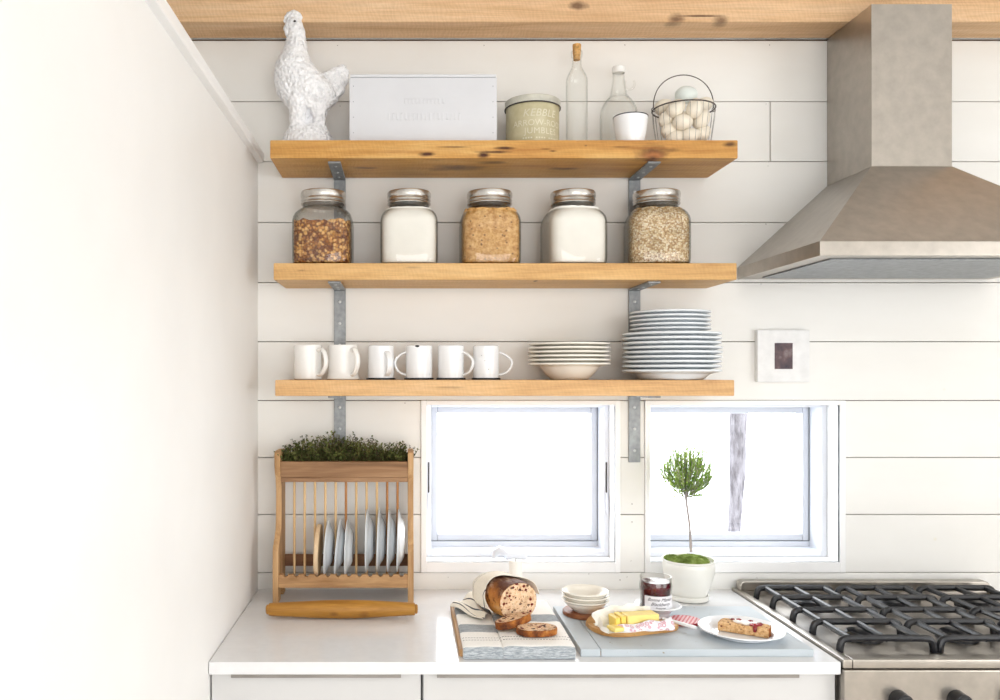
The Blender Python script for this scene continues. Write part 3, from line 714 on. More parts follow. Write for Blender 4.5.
mug_enamel(486, .0368, math.radians(-8), 'upturned white enamel mug with tiny specks, at the right end of the mug row', [(math.radians(-100), hm * .55, .0012, .0009), (math.radians(-85), hm * .3, .0012, .0012), (math.radians(-115), hm * .7, .001, .001), (math.radians(-95), hm * .85, .001, .001)], .0095, .036)

# ================================================================== PLATE STACKS
def stack(kind, px, zs, prof, th, m, labels, cat, group, seg=64, d=.12):
    p = None
    for i, z in enumerate(zs):
        loc = (X(px, d) + (0 if i == 0 else random.uniform(-.0015, .0015)), -d + (0 if i == 0 else random.uniform(-.001, .001)), Z3t + z)
        if p is None:
            a = MB(); up = smooth_prof(prof, 3)
            a.lathe([(.0001, .0015), (prof[0][0] - .004, .0015), (prof[0][0] - .003, 0)] + up + [(up[-1][0] - .0006, up[-1][1] + th * .75)] + [(max(r - th * .35, .001), zz + th) for r, zz in up][::-1] + [(.0001, th)], seg)
            p = a.build(kind, m, None, loc); o = p
        else:
            o = p.copy(); C.objects.link(o); o.location = loc
        tag(o, labels[i], cat, group)
O = ['second', 'third', 'fourth', 'fifth', 'sixth', 'seventh', 'eighth']
bowlp = [(.050, 0), (.058, .006), (.070, .018), (.080, .031), (.086, .0375), (.100, .040), (.1155, .0425)]
labs = ['cream soup plate at the bottom of the short stack, its round bowl showing'] + ['cream soup plate, %s from the bottom of the short stack' % O[i] for i in range(4)] + ['cream soup plate on top of the short stack beside the mugs']
stack('soup_plate', 569.5, [.0005 + .01135 * i for i in range(6)], bowlp, .0046, M_cream, labs, 'plate', 'cream soup plates')
dinner = [(.082, 0), (.090, .004), (.100, .013), (.106, .0165), (.120, .0195), (.1350, .0228)]
labs = ['large pale dinner plate at the bottom of the tall stack'] + ['large pale dinner plate, %s from the bottom of the tall stack' % O[i] for i in range(7)] + ['large pale dinner plate directly beneath the smaller plates of the tall stack']
stack('dinner_plate', 671.5, [.0005 + .01290 * i for i in range(9)], dinner, .0056, M_blueplate, labs, 'plate', 'large dinner plates', d=.147)
z0 = .0005 + .0129 * 8 + .0060
small = [(.066, 0), (.073, .004), (.082, .020), (.088, .0265), (.100, .029), (.1105, .0312)]
labs = ['smaller pale plate, lowest of the five on top of the tall stack', 'smaller pale plate, second lowest of the five on the tall stack', 'smaller pale plate, middle one of the five on the tall stack', 'smaller pale plate, second from the top of the tall stack', 'smaller pale plate at the very top of the tall stack']
stack('side_plate', 670, [z0 + .0117 * i for i in range(5)], small, .0046, M_blueplate, labs, 'plate', 'smaller plates on the tall stack', d=.147)

# ================================================================== DISH RACK
RX = -.175
rack = thing('dish_rack', 'worn wooden plate rack with a herb trough on top, standing on the worktop', 'dish rack', (RX, 0, CZ))
xo = (-.3735 - RX, .0245 - RX); bt = .0165
sil = [(.022, 0), (.060, 0), (.068, .02), (.082, .034), (.098, .036), (.110, .022), (.116, 0), (.160, 0), (.161, .10), (.160, .145), (.152, .162), (.130, .178), (.108, .200), (.099, .235), (.097, .28), (.099, .315), (.108, .345), (.122, .368), (.128, .385), (.128, .412), (.124, .422), (.112, .427), (.04, .427), (.024, .42)]
for x0 in (xo[0], xo[1] - bt):
    a = MB(); a.prism([(-d, z) for d, z in sil], x0, x0 + bt, 'X', .0018); a.build('side_board', W_rack, rack)
xi0, xi1 = xo[0] + bt, xo[1] - bt
pitch = .0298; n0 = -.3375 - RX
top = [(xi0 - .002, .081)]
for k in range(12):
    c = n0 + pitch * k
    for q in range(9):
        th = PI + PI * q / 8; px_ = c + .0068 * math.cos(th)
        if xi0 < px_ < xi1: top.append((px_, .081 + .0068 * math.sin(th)))
top.append((xi1 + .002, .081))
a = MB(); a.prism([(xi1 + .002, .044), (xi0 - .002, .044)] + top, -.1565, -.1425, 'Y'); a.build('front_rail', W_rackx, rack)
a = MB(); a.box(xi0 - .002, xi1 + .002, -.111, -.099, .046, .062, .001, 1); a.build('dowel_rail', W_rackx, rack)
a = MB(); a.box(xi0 - .002, xi1 + .002, -.036, -.026, .078, .112, .001, 1); a.build('back_rail', wood('dark_back_rail', (98, 66, 44), (132, 92, 62), (152, 110, 78), 'X', 8, .1), rack)
M45 = Matrix.Translation((0, -.108, .340)) @ Matrix.Rotation(math.radians(8), 4, 'X')
a = MB(); a.box(xi0 - .001, xi1 + .001, -.008, .004, .012, .058, .003, 2, M=M45); a.build('trough_front', W_trough, rack)
a = MB(); a.box(xi0, xi1, -.112, -.026, .337, .351, .001, 1); a.build('trough_base', W_trough, rack)
a = MB(); a.box(xi0, xi1, -.036, -.026, .351, .402, .001, 1); a.build('trough_back', W_trough, rack)
dp = None
for k in range(11):
    c = (X(294.4 + 10.31 * k, .105)) - RX
    a = MB(); a.lathe([(.0036, .06), (.0036, .338)], 12, (c, -.105, 0)); a.build('dowel', W_dowelb if k in (5, 10, 9) else W_dowel, rack)
# plates standing in the rack
def rack_plate(name, pxb, pxt, zc, r, lab, group, m, dome):
    xb, xt = X(pxb, .105), X(pxt, .105)
    lean = math.atan2(xt - xb, 2 * r)
    up = [(r * .50, 0), (r * .56, .002), (r * .66, dome * .35), (r * .74, dome * .62), (r * .86, dome * .8), (r, dome)]
    up = smooth_prof(up, 3); th = .0028
    a = MB(); a.lathe([(.0001, .001), (r * .46, .001)] + up + [(max(q - .0012, .001), z + th) for q, z in up][::-1] + [(.0001, th)], 64)
    o = a.build(name, m, None, ((xb + xt) / 2 + dome * .4, -.105, CZ + zc), (0, -PI / 2 + lean, 0))
    tag(o, lab, 'plate', group)
for i, (b_, t_) in enumerate(((329, 332.5), (339.3, 344.3), (349.8, 351.5))):
    rack_plate('saucer_plate', b_, t_, .147, .081, 'small white plate upright in the rack, %s of the three' % ('nearest the wooden disc' if i == 0 else 'middle one' if i == 1 else 'nearest the large plates'), 'small plates in the rack', M_blueplate, .017)
for i, (b_, t_) in enumerate(((370.8, 371.6), (381.6, 383.5), (391.8, 393.4), (401.2, 403.0))):
    rack_plate('rack_plate', b_, t_, .168, .0905, 'large white plate upright in the rack, ' + ('beside the gap after the small plates', 'second of the four large ones from the gap', 'third of the four large ones from the gap', 'against the right side board')[i], 'large plates in the rack', M_blueplate, .019)
a = MB(); a.lathe([(.0001, -.0062), (.0722, -.0062), (.0735, -.005), (.0735, .005), (.0722, .0062), (.0001, .0062)], 48)
tag(a.build('wooden_disc', wood('pale_birch_disc', (204, 170, 130), (230, 202, 164), (242, 222, 190), 'X', 8, .1), None, (X(318.3, .105), -.105, CZ + .1405), (0, PI / 2 + math.radians(2.2), 0)), 'thin pale wooden disc upright in the rack beside the small plates', 'trivet')

# herbs in the trough
def leaf_mat(name, c0, c1, c2, rough=.6, trans=0.0):
    n = NT(name, rough, .25); f = n.noise(n.coord(), 38, 3)
    c = n.ramp(f, [(0.3, c0), (0.5, c1), (0.7, c2)]); n.color(c)
    if trans:
        tl = n.node('ShaderNodeBsdfTranslucent'); n.link(c, tl.inputs['Color']); mx = n.node('ShaderNodeMixShader'); mx.inputs[0].default_value = trans
        n.link(n.b.outputs[0], mx.inputs[1]); n.link(tl.outputs[0], mx.inputs[2]); n.link(mx.outputs[0], n.t.nodes['Material Output'].inputs['Surface'])
    return n.m
M_thyme = leaf_mat('thyme_leaf', (52, 60, 30), (92, 102, 52), (136, 142, 84))
M_twig = plain('herb_twig', (92, 70, 52), .8, .2)
def leaf(mb, p, d, up, L, W):
    d = d.normalized(); s = d.cross(up)
    if s.length < 1e-4: s = d.cross(Vector((1, 0, 0)))
    s.normalize(); nrm = s.cross(d)
    q = [p, p + d * L * .45 + s * W + nrm * L * .06, p + d * L, p + d * L * .45 - s * W + nrm * L * .06]
    mb.add(q, [(0, 1, 2, 3)])
rr = random.Random(11)
hb = MB()
L0, L1 = xi0 + .004, xi1 - .004
hprof = [(0, .055), (.1, .072), (.2, .088), (.33, .085), (.42, .10), (.55, .088), (.68, .082), (.8, .068), (.9, .074), (1, .058)]
def hh(u):
    for (a0, b0), (a1, b1) in zip(hprof, hprof[1:]):
        if a0 <= u <= a1: return b0 + (b1 - b0) * (u - a0) / (a1 - a0)
    return .05
hb.mat(1); hb.box(L0, L1, -.098, -.040, .353, .375, .004, 2)
for k in range(470):
    u = rr.random(); x = L0 + (L1 - L0) * u; y = -.07 + rr.uniform(-.026, .026); h = hh(u) * rr.uniform(.5, 1.2)
    lean = Vector((rr.gauss(0, .30) + (.22 if u > .93 else -.22 if u < .07 else 0), rr.gauss(-.05, .28), 1)).normalized()
    p = Vector((x, y, .372)); pts = []
    for s in range(7):
        pts.append(p.copy()); p = p + lean * h / 6; lean = (lean + Vector((rr.gauss(0, .16), rr.gauss(0, .16), -.02))).normalized()
    hb.mat(1); pts = [Vector((q.x, min(q.y, -.014), q.z)) for q in pts]; hb.tube(pts, [.0008, .0008, .0007, .0007, .0006, .0005, .0004], 4)
    hb.mat(0)
    for s in range(1, 7):
        for q in range(5):
            dd = Vector((rr.gauss(0, 1), rr.gauss(0, 1), rr.gauss(.2, .7)))
            if pts[s].y > -.022: continue
            leaf(hb, pts[s] + (pts[s] - pts[s - 1]) * rr.uniform(-.8, .1), dd, Vector((rr.gauss(0, .4), rr.gauss(0, .4), 1)), rr.uniform(.006, .0105), rr.uniform(.0020, .0036))
o = hb.build('thyme', [M_thyme, M_twig], None, (RX, 0, CZ), smooth=0, weld=False)
tag(o, 'dense dark green thyme growing in the trough on the plate rack', 'herbs', kind='stuff')

# rolling pin lying in front of the rack
t = thing('rolling_pin', 'honey coloured tapered rolling pin lying before the plate rack', 'rolling pin', (X(342, .3), -.3, CZ), math.radians(.6))
Mx = Matrix.Translation((0, 0, .0245)) @ Matrix.Rotation(PI / 2, 4, 'Y')
hl = (415 - 269) / 2 / S(.3)
prf = smooth_prof([(.0135, -hl), (.0165, -hl + .003), (.0178, -hl * .86), (.0205, -hl * .55), (.0232, -hl * .25), (.0240, 0), (.0232, hl * .28), (.0205, hl * .58), (.0175, hl * .88), (.0165, hl - .003), (.0135, hl)], 3)
a = MB(); a.lathe([(.0001, -hl)] + prf + [(.0001, hl)], 36, M=Mx); a.build('pin_body', W_pin, t)
for s in (-1, 1):
    a = MB(); a.lathe([(.0001, 0), (.010, .0), (.0125, .002), (.0125, .006), (.009, .0085), (.0001, .009)], 20, M=Matrix.Translation((s * (hl - .001), 0, .0245)) @ Matrix.Rotation(s * PI / 2, 4, 'Y')); a.build('end_knob', W_pin, t)
# ================================================================== ON THE WORKTOP
# candle
M_wax = plain('white_wax', (250, 248, 242), .4, .4, var=.01)
t = thing('pillar_candle', 'white pillar candle standing behind the loaf of bread', 'candle', (X(515.5, .1), -.1, CZ))
a = MB(); ch_ = Z(560, .1) - CZ; a.lathe([(.0001, 0), (.0185, 0), (.019, .002), (.019, ch_ - .002), (.0178, ch_), (.015, ch_ - .001), (.006, ch_ - .005), (.0001, ch_ - .006)], 32); a.build('candle_body', M_wax, t)
a = MB(); a.tube([(0, 0, ch_ - .006), (.0006, 0, ch_ + .001), (.0018, 0, ch_ + .004)], .0009, 6); a.build('wick', M_dark, t)

# ---- cutting board and folded towel
BX0, BX1, BD0, BD1, BT = .124, .378, .225, .603, .018
a = MB(); a.box(BX0 - .25, BX1 - .25, -BD1 + .4, -BD0 + .4, 0, BT, .004, 2)
tag(a.build('cutting_board', W_board, None, (.25, -.4, CZ)), 'wooden cutting board lying under the striped towel', 'cutting board')
def cloth(name, bands, base=(255, 254, 250), dashes=(), ax=1):
    n = NT(name, .9, .1); v = n.coord(); y = n.xyz(v)[ax]
    wob = n.math('MULTIPLY', n.math('SUBTRACT', n.noise(n.coord((1, 1, 0)), 9, 2), .5), .006)
    y = n.math('ADD', y, wob)
    wv = n.noise(n.coord((1, 8, 1)), 160, 2); c = n.ramp(wv, [(.3, tuple(x * .94 for x in base)), (.65, base)])
    heather = n.ramp(n.noise(n.coord((.5, 6, 3)), 130, 4, .7), [(.36, (134, 141, 147)), (.5, (166, 173, 179)), (.64, (200, 205, 208))])
    for (a0, a1) in bands:
        f = n.math('MULTIPLY', n.math('GREATER_THAN', y, a0), n.math('LESS_THAN', y, a1)); c = n.mix(f, c, heather)
    x = n.xyz(v)[1 - ax] if ax < 2 else n.xyz(v)[0]
    dash = n.math('GREATER_THAN', n.math('FRACT', n.math('MULTIPLY', x, 150)), .35)
    for (q, wd_, br) in dashes:
        f = n.math('LESS_THAN', n.math('ABSOLUTE', n.math('SUBTRACT', y, q)), wd_)
        if br: f = n.math('MULTIPLY', f, dash)
        c = n.mix(f, c, lin((72, 74, 84)))
    n.color(c); n.bump(n.noise(n.coord(), 420, 2), .35, .0015); return n.m
TY, TZ = -.42, CZ + BT
tw = thing('kitchen_towel', 'cream linen towel with blue grey stripes under and around the loaf', 'towel', (.265, TY, CZ))
def Yd(d): return -d - TY
def towel_slab(x0, x1, top_, back_, m, nm, seed):
    T = top_ - CZ; prof = []
    prof += [(back_, BT + .0015), (back_ - .004, (BT + T) / 2), (back_ + .001, T - .001)]
    n = 26
    for k in range(n + 1):
        d = back_ + .006 + (.606 - back_) * k / n; prof.append((d, T))
    for q in (20, 45, 70, 90): prof.append((.612 + .010 * math.sin(math.radians(q)), T - .010 + .010 * math.cos(math.radians(q))))
    prof += [(.6225, T - .020), (.622, .006), (.620, .0012), (.6065, .0012), (.6055, .006), (.6055, BT + .0012), (.600, BT + .0015)]
    R = []; m_ = 18
    for k in range(m_ + 1):
        u = k / m_; x = x0 + (x1 - x0) * u
        ed = min(u, 1 - u); sh = .0 if ed > 0 else .0025
        ring = []
        for (d, z) in prof:
            nz = mnoise.noise(Vector((x * 22, d * 16, seed))) * .0016
            up_ = 1 if z > BT + .006 else 0
            zz = z + (nz if up_ else 0) - (sh if up_ else 0)
            ring.append((x - .265, Yd(d + mnoise.noise(Vector((x * 30, z * 40, seed + 4))) * .0014 * (1 if d > .61 or d < back_ + .01 else 0)), zz))
        R.append(ring)
    a = MB(); a.rings(R); return a.build(nm, m, tw, smooth=50)
m1 = cloth('striped_linen_left', [(Yd(.70), Yd(.6175)), (Yd(.512), Yd(.452)), (Yd(.36), Yd(.30))], dashes=[(Yd(.556), .0012, 1), (Yd(.574), .0012, 1)])
m2 = cloth('striped_linen_right', [(Yd(.70), Yd(.6175)), (Yd(.432), Yd(.372))], dashes=[(Yd(.553), .0014, 1), (Yd(.572), .0014, 1)])
towel_slab(.132, .2225, CZ + .0295, .245, m1, 'left_fold', 1)
towel_slab(.2232, .386, CZ + .0312, .232, m2, 'right_fold', 7)
TT = CZ + .0320                                                     # top of the towel

# ---- loaf
def crust():
    n = NT('dark_bread_crust', .6, .3); v = n.coord()
    f = n.noise(v, 14, 5, .65); z = n.xyz(v)[2]
    top_ = n.math('ADD', n.math('MULTIPLY', z, 10.0), n.math('MULTIPLY', n.math('SUBTRACT', f, .47), 1.2))
    c = n.ramp(top_, [(.25, (212, 150, 76)), (.52, (178, 110, 50)), (.82, (96, 54, 34))])
    sp = n.noise(v, 60, 4, .7)
    fl = n.noise(n.coord((2, .7, 1)), 34, 3)
    c = n.mix(n.ramp(sp, [(.56, (0, 0, 0)), (.68, (255, 255, 255))]), c, lin((92, 50, 26)))
    c = n.mix(n.math('MULTIPLY', n.ramp(fl, [(.52, (0, 0, 0)), (.7, (255, 255, 255))]), .55), c, lin((196, 172, 146)))
    n.color(c); n.bump(n.math('ADD', f, sp), .5, .004); return n.m
def crumb():
    n = NT('fruit_bread_crumb', .85, .2); v = n.coord()
    c = n.ramp(n.noise(v, 90, 4, .7), [(.35, (206, 164, 126)), (.5, (230, 196, 160)), (.68, (244, 220, 190))])
    w = n.node('ShaderNodeVectorMath', operation='ADD'); n.link(n.coord((1, 1, 1)), w.inputs[0])
    d = n.voro(n.coord((1, 1, 1.3)), 62); d2 = n.voro(n.coord((1.2, 1, 1), (.3, .1, .7)), 140)
    wob = n.math('MULTIPLY', n.noise(v, 110, 3), .35)
    c = n.mix(n.ramp(n.math('ADD', d2, wob), [(.36, (255, 255, 255)), (.44, (0, 0, 0))]), c, lin((150, 96, 62)))
    c = n.mix(n.ramp(n.math('ADD', d, wob), [(.42, (255, 255, 255)), (.48, (0, 0, 0))]), c, lin((112, 34, 28)))
    d3 = n.voro(n.coord((1, 1, 1.5), (.7, .2, .4)), 48); wob2 = n.math('MULTIPLY', n.noise(v, 70, 4, .7), .8)
    c = n.mix(n.ramp(n.math('ADD', d3, wob2), [(.60, (255, 255, 255)), (.66, (0, 0, 0))]), c, lin((84, 52, 42)))
    sw = n.noise(v, 24, 2); c = n.mix(n.math('MULTIPLY', n.ramp(sw, [(.52, (0, 0, 0)), (.62, (255, 255, 255))]), .35), c, lin((150, 112, 78)))
    n.color(c); n.bump(n.noise(v, 190, 3), .5, .003); return n.m
M_crust, M_crumb = crust(), crumb()
ang = math.radians(24)
la = .424
loc = (X(518.5, la), -la, TT)
t = thing('bread_loaf', 'round dark crusted fruit loaf, cut open, lying on the towel', 'bread', loc, ang)
Rw, Rh = .0535, .0465
def lring(y, sw, sh, n=44, z0=0):
    r = []
    for j in range(n):
        q = 2 * PI * j / n; c, s = math.cos(q), math.sin(q)
        ex = 2.25; k = (abs(c) ** ex + abs(s) ** ex) ** (-1 / ex)
        k *= 1 + .025 * mnoise.noise(Vector((c * 1.6, s * 1.6, y * 16)))
        zz = Rh + sh * Rh * k * s * (1 if s > 0 else .985)
        r.append((sw * Rw * k * c, y, max(zz - (1 - sh) * Rh * .55, .0004)))
    return r
a = MB()
ys = [(-.0005, .99, .985), (.0, 1, 1), (.02, 1.02, 1.02), (.045, 1.04, 1.035), (.075, 1.04, 1.03), (.10, 1.0, .99), (.125, .90, .90), (.142, .74, .76), (.152, .5, .55), (.156, .2, .28)]
rg = [lring(*y) for y in ys]
a.mat(0); a.rings(rg, True, (False, True)); 
a.build('loaf_crust', M_crust, t, smooth=60)
a = MB(); face = lring(-.0011, .955, .955)
cen = Vector((0, -.0012, Rh)); rgs = [face] + [[tuple(cen.lerp(Vector(p), k) + Vector((0, -.0006 * mnoise.noise(Vector((p[0] * 60 * k, 3, p[2] * 60 * k))), 0))) for p in face] for k in (.8, .6, .4, .2, .02)]
edge = lring(-.0005, .985, .98); a.rings([edge] + rgs, True, (False, True)); a.build('cut_face', M_crumb, t, smooth=60)

# the same towel drawn up round the back of the loaf
M_wrap = cloth('cream_linen_wrap', [], base=(252, 245, 230), dashes=[(.030, .0018, 0), (.105, .0012, 0), (.118, .0012, 0)])
wrapM = Matrix.Translation(Vector(loc) - Vector((.265, TY, CZ))) @ Matrix.Rotation(ang, 4, 'Z')
def drape(a0, a1, y0f, yb, n=40, m=16):
    R = []
    for i in range(m + 1):
        v = i / m; row = []
        for j in range(n + 1):
            u = j / n; q = math.radians(a0 + (a1 - a0) * u)
            yf = y0f(u); y = yf + (yb - yf) * v
            fr = max(0, 1 - v * 3.2)
            rad = 1.10 + .10 * fr * fr + .045 * math.sin(u * 17 + v * 3) * (.4 + fr) + .05 * mnoise.noise(Vector((u * 5, v * 4, 2)))
            if u > .72: rad += .34 * ((u - .72) / .28) ** 1.5 * (1 - v) ** 1.5
            tp = 1 - .50 * max(0, (y - .09) / .09) ** 2
            x = Rw * rad * tp * math.cos(q) * 1.02; z = Rh + Rh * rad * tp * math.sin(q)
            if math.sin(q) < -.15: x += math.copysign(.014 * (-.15 - math.sin(q)), x)
            row.append((x, y, max(z, .0008 + .0015 * (1 + math.sin(u * 40)))))
        R.append(row)
    return R
def shell(mb, grid, th, M=None):
    """a sheet of cloth with real thickness"""
    m, n = len(grid), len(grid[0]); P = [[Vector(p) for p in r] for r in grid]; N = []
    for i in range(m):
        r = []
        for j in range(n):
            du = P[i][min(j + 1, n - 1)] - P[i][max(j - 1, 0)]; dv = P[min(i + 1, m - 1)][j] - P[max(i - 1, 0)][j]
            k = du.cross(dv); r.append(k.normalized() if k.length > 1e-9 else Vector((0, 0, 1)))
        N.append(r)
    V = [P[i][j] for i in range(m) for j in range(n)] + [P[i][j] + N[i][j] * th for i in range(m) for j in range(n)]
    o = m * n; Fc = []
    for i in range(m - 1):
        for j in range(n - 1):
            p, q, r, s = i * n + j, i * n + j + 1, (i + 1) * n + j + 1, (i + 1) * n + j
            Fc += [(p, q, r, s), (p + o, s + o, r + o, q + o)]
    bd_ = [j for j in range(n)] + [i * n + n - 1 for i in range(1, m)] + [(m - 1) * n + j for j in range(n - 2, -1, -1)] + [i * n for i in range(m - 2, 0, -1)]
    for k in range(len(bd_)):
        p, q = bd_[k], bd_[(k + 1) % len(bd_)]; Fc.append((p, p + o, q + o, q))
    mb.add(V, Fc, M)
a = MB()
shell(a, drape(208, 2, lambda u: .052 - .034 * max(0, 1 - u * 3.4) + .018 * math.sin(u * 6) - .016 * max(0, u - .75) * 4, .172), .0016, wrapM)
a.build('wrapped_end', M_wrap, tw, smooth=60)
# loose striped corner lying to the left of the loaf
M_flap = cloth('striped_linen_corner', [], base=(248, 242, 228), dashes=[(.012, .0022, 0), (.036, .0018, 0), (.058, .0018, 0), (-.014, .0018, 0)], ax=1)
def pt(px, py, z): 
    s = (py - VY) / (EYE - z); return Vector(((px - VX) / s, -(D - F / s), z))
A_, B_, C_, D_ = pt(450, 608, CZ + .030), pt(472, 594, CZ + .042), pt(488, 615, CZ + .040), pt(482, 622, CZ + .036)
grid = []
for i in range(13):
    v = i / 12; row = []
    for j in range(17):
        u = j / 16
        p = A_.lerp(D_, u).lerp(B_.lerp(C_, u), v)
        p.z += .006 * math.sin(v * 9 + u * 2) * (1 - u * .4) + .004 * math.sin(u * 7) + .003
        p.z = max(p.z, CZ + .034)
        row.append(p)
    grid.append(row)
a = MB(); o_ = Vector(A_)
axd = (D_ - A_); th_ = math.atan2(axd.y, axd.x)
Mi = (Matrix.Translation(A_) @ Matrix.Rotation(th_, 4, 'Z')).inverted()
shell(a, [[Mi @ p for p in r] for r in grid], .0016)
fl = a.build('loose_corner', M_flap, tw, (A_.x - .265, A_.y - TY, A_.z - CZ), (0, 0, th_), smooth=60)

# ---- slices
def slice_(name, lab, loc, rot, w, h, th):
    t = thing(name, lab, 'bread', loc, 0, 'cut slices of the loaf'); t.rotation_euler = rot
    def outline(k, n=40):
        r = []
        for j in range(n):
            q = 2 * PI * j / n; c, s = math.cos(q), math.sin(q); ex = 2.3; kk = (abs(c) ** ex + abs(s) ** ex) ** (-1 / ex) * (1 + .03 * mnoise.noise(Vector((c * 2, s * 2, w * 90))))
            r.append((w * k * kk * c, h * k * kk * s))
        return r
    o0, o1_ = outline(1), outline(.93)
    a = MB(); a.rings([[(x, y, z) for x, y in o] for o, z in ((o1_, 0), (outline(.985), .0008), (o0, .003), (o0, th - .003), (outline(.985), th - .0008), (o1_, th))], True, (False, False)); a.build('crust', M_crust2, t, smooth=60)
    a = MB(); a.rings([[(x, y, z) for x, y in o] for o, z in ((outline(.945), .0006), (outline(.945), th - .0002), )], True, (True, True)); a.build('crumb', M_crumb, t, smooth=60)
def crust2():
    n = NT('slice_crust', .65, .25); v = n.coord(); f = n.noise(v, 30, 5, .7)
    n.color(n.ramp(f, [(.35, (74, 38, 22)), (.5, (140, 78, 32)), (.62, (182, 118, 52)), (.75, (196, 168, 140))])); n.bump(f, .5, .004); return n.m
M_crust2 = crust2()
p1 = pt(514, 627.5, TT + .001)
slice_('bread_slice', 'fruit bread slice leaning against the cut face of the loaf', (p1.x, p1.y, TT + .0085), (math.radians(-9), math.radians(-7), math.radians(35)), .050, .030, .018)
p2 = pt(535, 633, TT + .001)
slice_('bread_slice', 'fruit bread slice lying flat in front of the loaf, nearest the grey board', (p2.x + .004, p2.y - .002, TT + .0012), (0, 0, math.radians(8)), .049, .034, .015)

# ---- grey blue board
def painted():
    n = NT('pale_blue_grey_paint', .55, .35); v = n.coord()
    f = n.noise(n.coord((.5, 1, 1)), 6, 4); c = n.ramp(f, [(.3, (180, 189, 195)), (.7, (196, 204, 210))])
    ch = n.noise(n.coord(), 46, 5, .7); c = n.mix(n.ramp(ch, [(.665, (0, 0, 0)), (.70, (255, 255, 255))]), c, lin((150, 142, 128)))
    n.color(c); n.bump(f, .1, .002); return n.m
M_blue = painted()
GX0, GX1, GD0, GD1, GT = .402, .935, .247, .602, .018
t = thing('grey_board', 'pale blue grey painted breadboard under the butter, jam and plate', 'board', ((GX0 + GX1) / 2, -(GD0 + GD1) / 2, CZ))
gw, gd = (GX1 - GX0) / 2, (GD1 - GD0) / 2
a = MB(); a.box(-gw, -gw + .0455, -gd, gd, 0, GT, .0022, 2); a.build('end_strip', M_blue, t)
a = MB(); a.box(-gw + .0467, gw, -gd, gd, 0, GT, .0022, 2); a.build('board_panel', M_blue, t)
a = MB(); a.box(-gw + .044, -gw + .049, -gd + .002, gd - .002, .003, .0125, .0005, 1); a.build('tongue_joint', plain('bare_tongue', (150, 116, 84), .7), t)
GZ = CZ + GT

# ---- bowls on a wooden coaster
cx_, cd_ = .474, .325
a = MB(); a.lathe([(.0001, 0), (.0575, 0), (.0605, .003), (.0605, .009), (.058, .0115), (.0001, .0115)], 48)
tag(a.build('wooden_coaster', W_acacia, None, (cx_, -cd_, GZ)), 'round brown wooden coaster under the three small bowls', 'coaster')
bp = [(.030, 0), (.032, .002), (.038, .007), (.050, .0175), (.0555, .0250), (.0612, .0295)]
o = None
for i, lab in enumerate(('small white bowl at the bottom of the three on the coaster', 'small white bowl in the middle of the three on the coaster', 'small white bowl on top of the three, its inside showing')):
    loc = (X(585.5, .335) + (.001 if i == 1 else 0), -.332, GZ + .0118 + i * .0112)
    if o is None:
        a = MB(); up = smooth_prof(bp, 4); a.lathe([(.0001, .001), (.027, .001), (.028, 0)] + up + [(up[-1][0] - .0015, up[-1][1] + .0022)] + [(r - .0028, z + .0026) for r, z in up][::-1] + [(.0001, .0032)], 56)
        o = a.build('small_bowl', M_cream, None, loc); q = o
    else:
        q = o.copy(); C.objects.link(q); q.location = loc
    tag(q, lab, 'bowl', 'small bowls on the coaster')

# ---- butter on its board
bo = [pt(585.5, 626, GZ), pt(592, 631.5, GZ), pt(604, 636, GZ), pt(620, 637.6, GZ), pt(638, 636.5, GZ), pt(656, 634.2, GZ), pt(671, 632.5, GZ), pt(678, 630, GZ), pt(677, 626.5, GZ), pt(667, 622.5, GZ), pt(650, 620.5, GZ), pt(625, 618.5, GZ), pt(605, 618, GZ), pt(591, 620, GZ)]
bc = sum(bo, Vector()) / len(bo)
cl = [Vector((p.x - bc.x, p.y - bc.y, 0)) for p in bo]
cl2 = curve(cl + [cl[0]], 5)[:-1]
a = MB(); a.prism([(p.x, p.y) for p in cl2], 0, .0125, 'Z', .0025)
tag(a.build('butter_board', W_olive, None, (bc.x, bc.y, GZ)), 'small free form olive wood board under the butter', 'cutting board')
M_butter = plain('yellow_butter', (250, 226, 138), .4, .4, var=.03, scale=30); M_butter2 = plain('cut_butter', (248, 217, 106), .4, .4, var=.03, scale=30)
BZ = GZ + .0125
def paper():
    n = NT('butter_wrapper', .45, .4); v = n.coord()
    d = n.voro(v, 78); rr_ = n.math('ABSOLUTE', n.math('SUBTRACT', d, .34))
    c = n.ramp(n.noise(v, 40, 3), [(.35, (226, 226, 234)), (.65, (246, 245, 248))])
    c = n.mix(n.ramp(rr_, [(.06, (255, 255, 255)), (.13, (0, 0, 0))]), c, lin((216, 168, 180)))
    c = n.mix(n.ramp(d, [(.10, (255, 255, 255)), (.18, (0, 0, 0))]), c, lin((190, 124, 146)))
    n.color(c); return n.m
M_paperp = paper(); M_parch = plain('parchment_inside', (246, 244, 236), .5, .4, var=.03, scale=24)
bl_ = pt(632, 628, BZ); br_ = math.radians(11)
t = thing('butter_block', 'yellow block of butter in opened floral paper on the olive wood board', 'butter', (bl_.x, bl_.y + .006, BZ), br_)
a = MB(); a.box(-.020, .064, -.020, .020, .0028, .034, .003, 3); a.build('butter', M_butter, t)
a = MB(); a.box(-.0345, -.0215, -.0215, .021, .0028, .0365, .0025, 3, M=Matrix.Rotation(math.radians(-4), 4, 'Y')); a.build('cut_slab', M_butter2, t)
a = MB(); a.box(-.0485, -.0355, -.022, .020, .0028, .036, .0025, 3, M=Matrix.Rotation(math.radians(-6), 4, 'Y')); a.build('cut_slab', M_butter2, t)
a = MB(); a.box(-.074, -.046, -.034, .000, .0045, .0145, .003, 3, M=Matrix.Rotation(math.radians(12), 4, 'Z')); a.build('fallen_slab', M_butter, t)
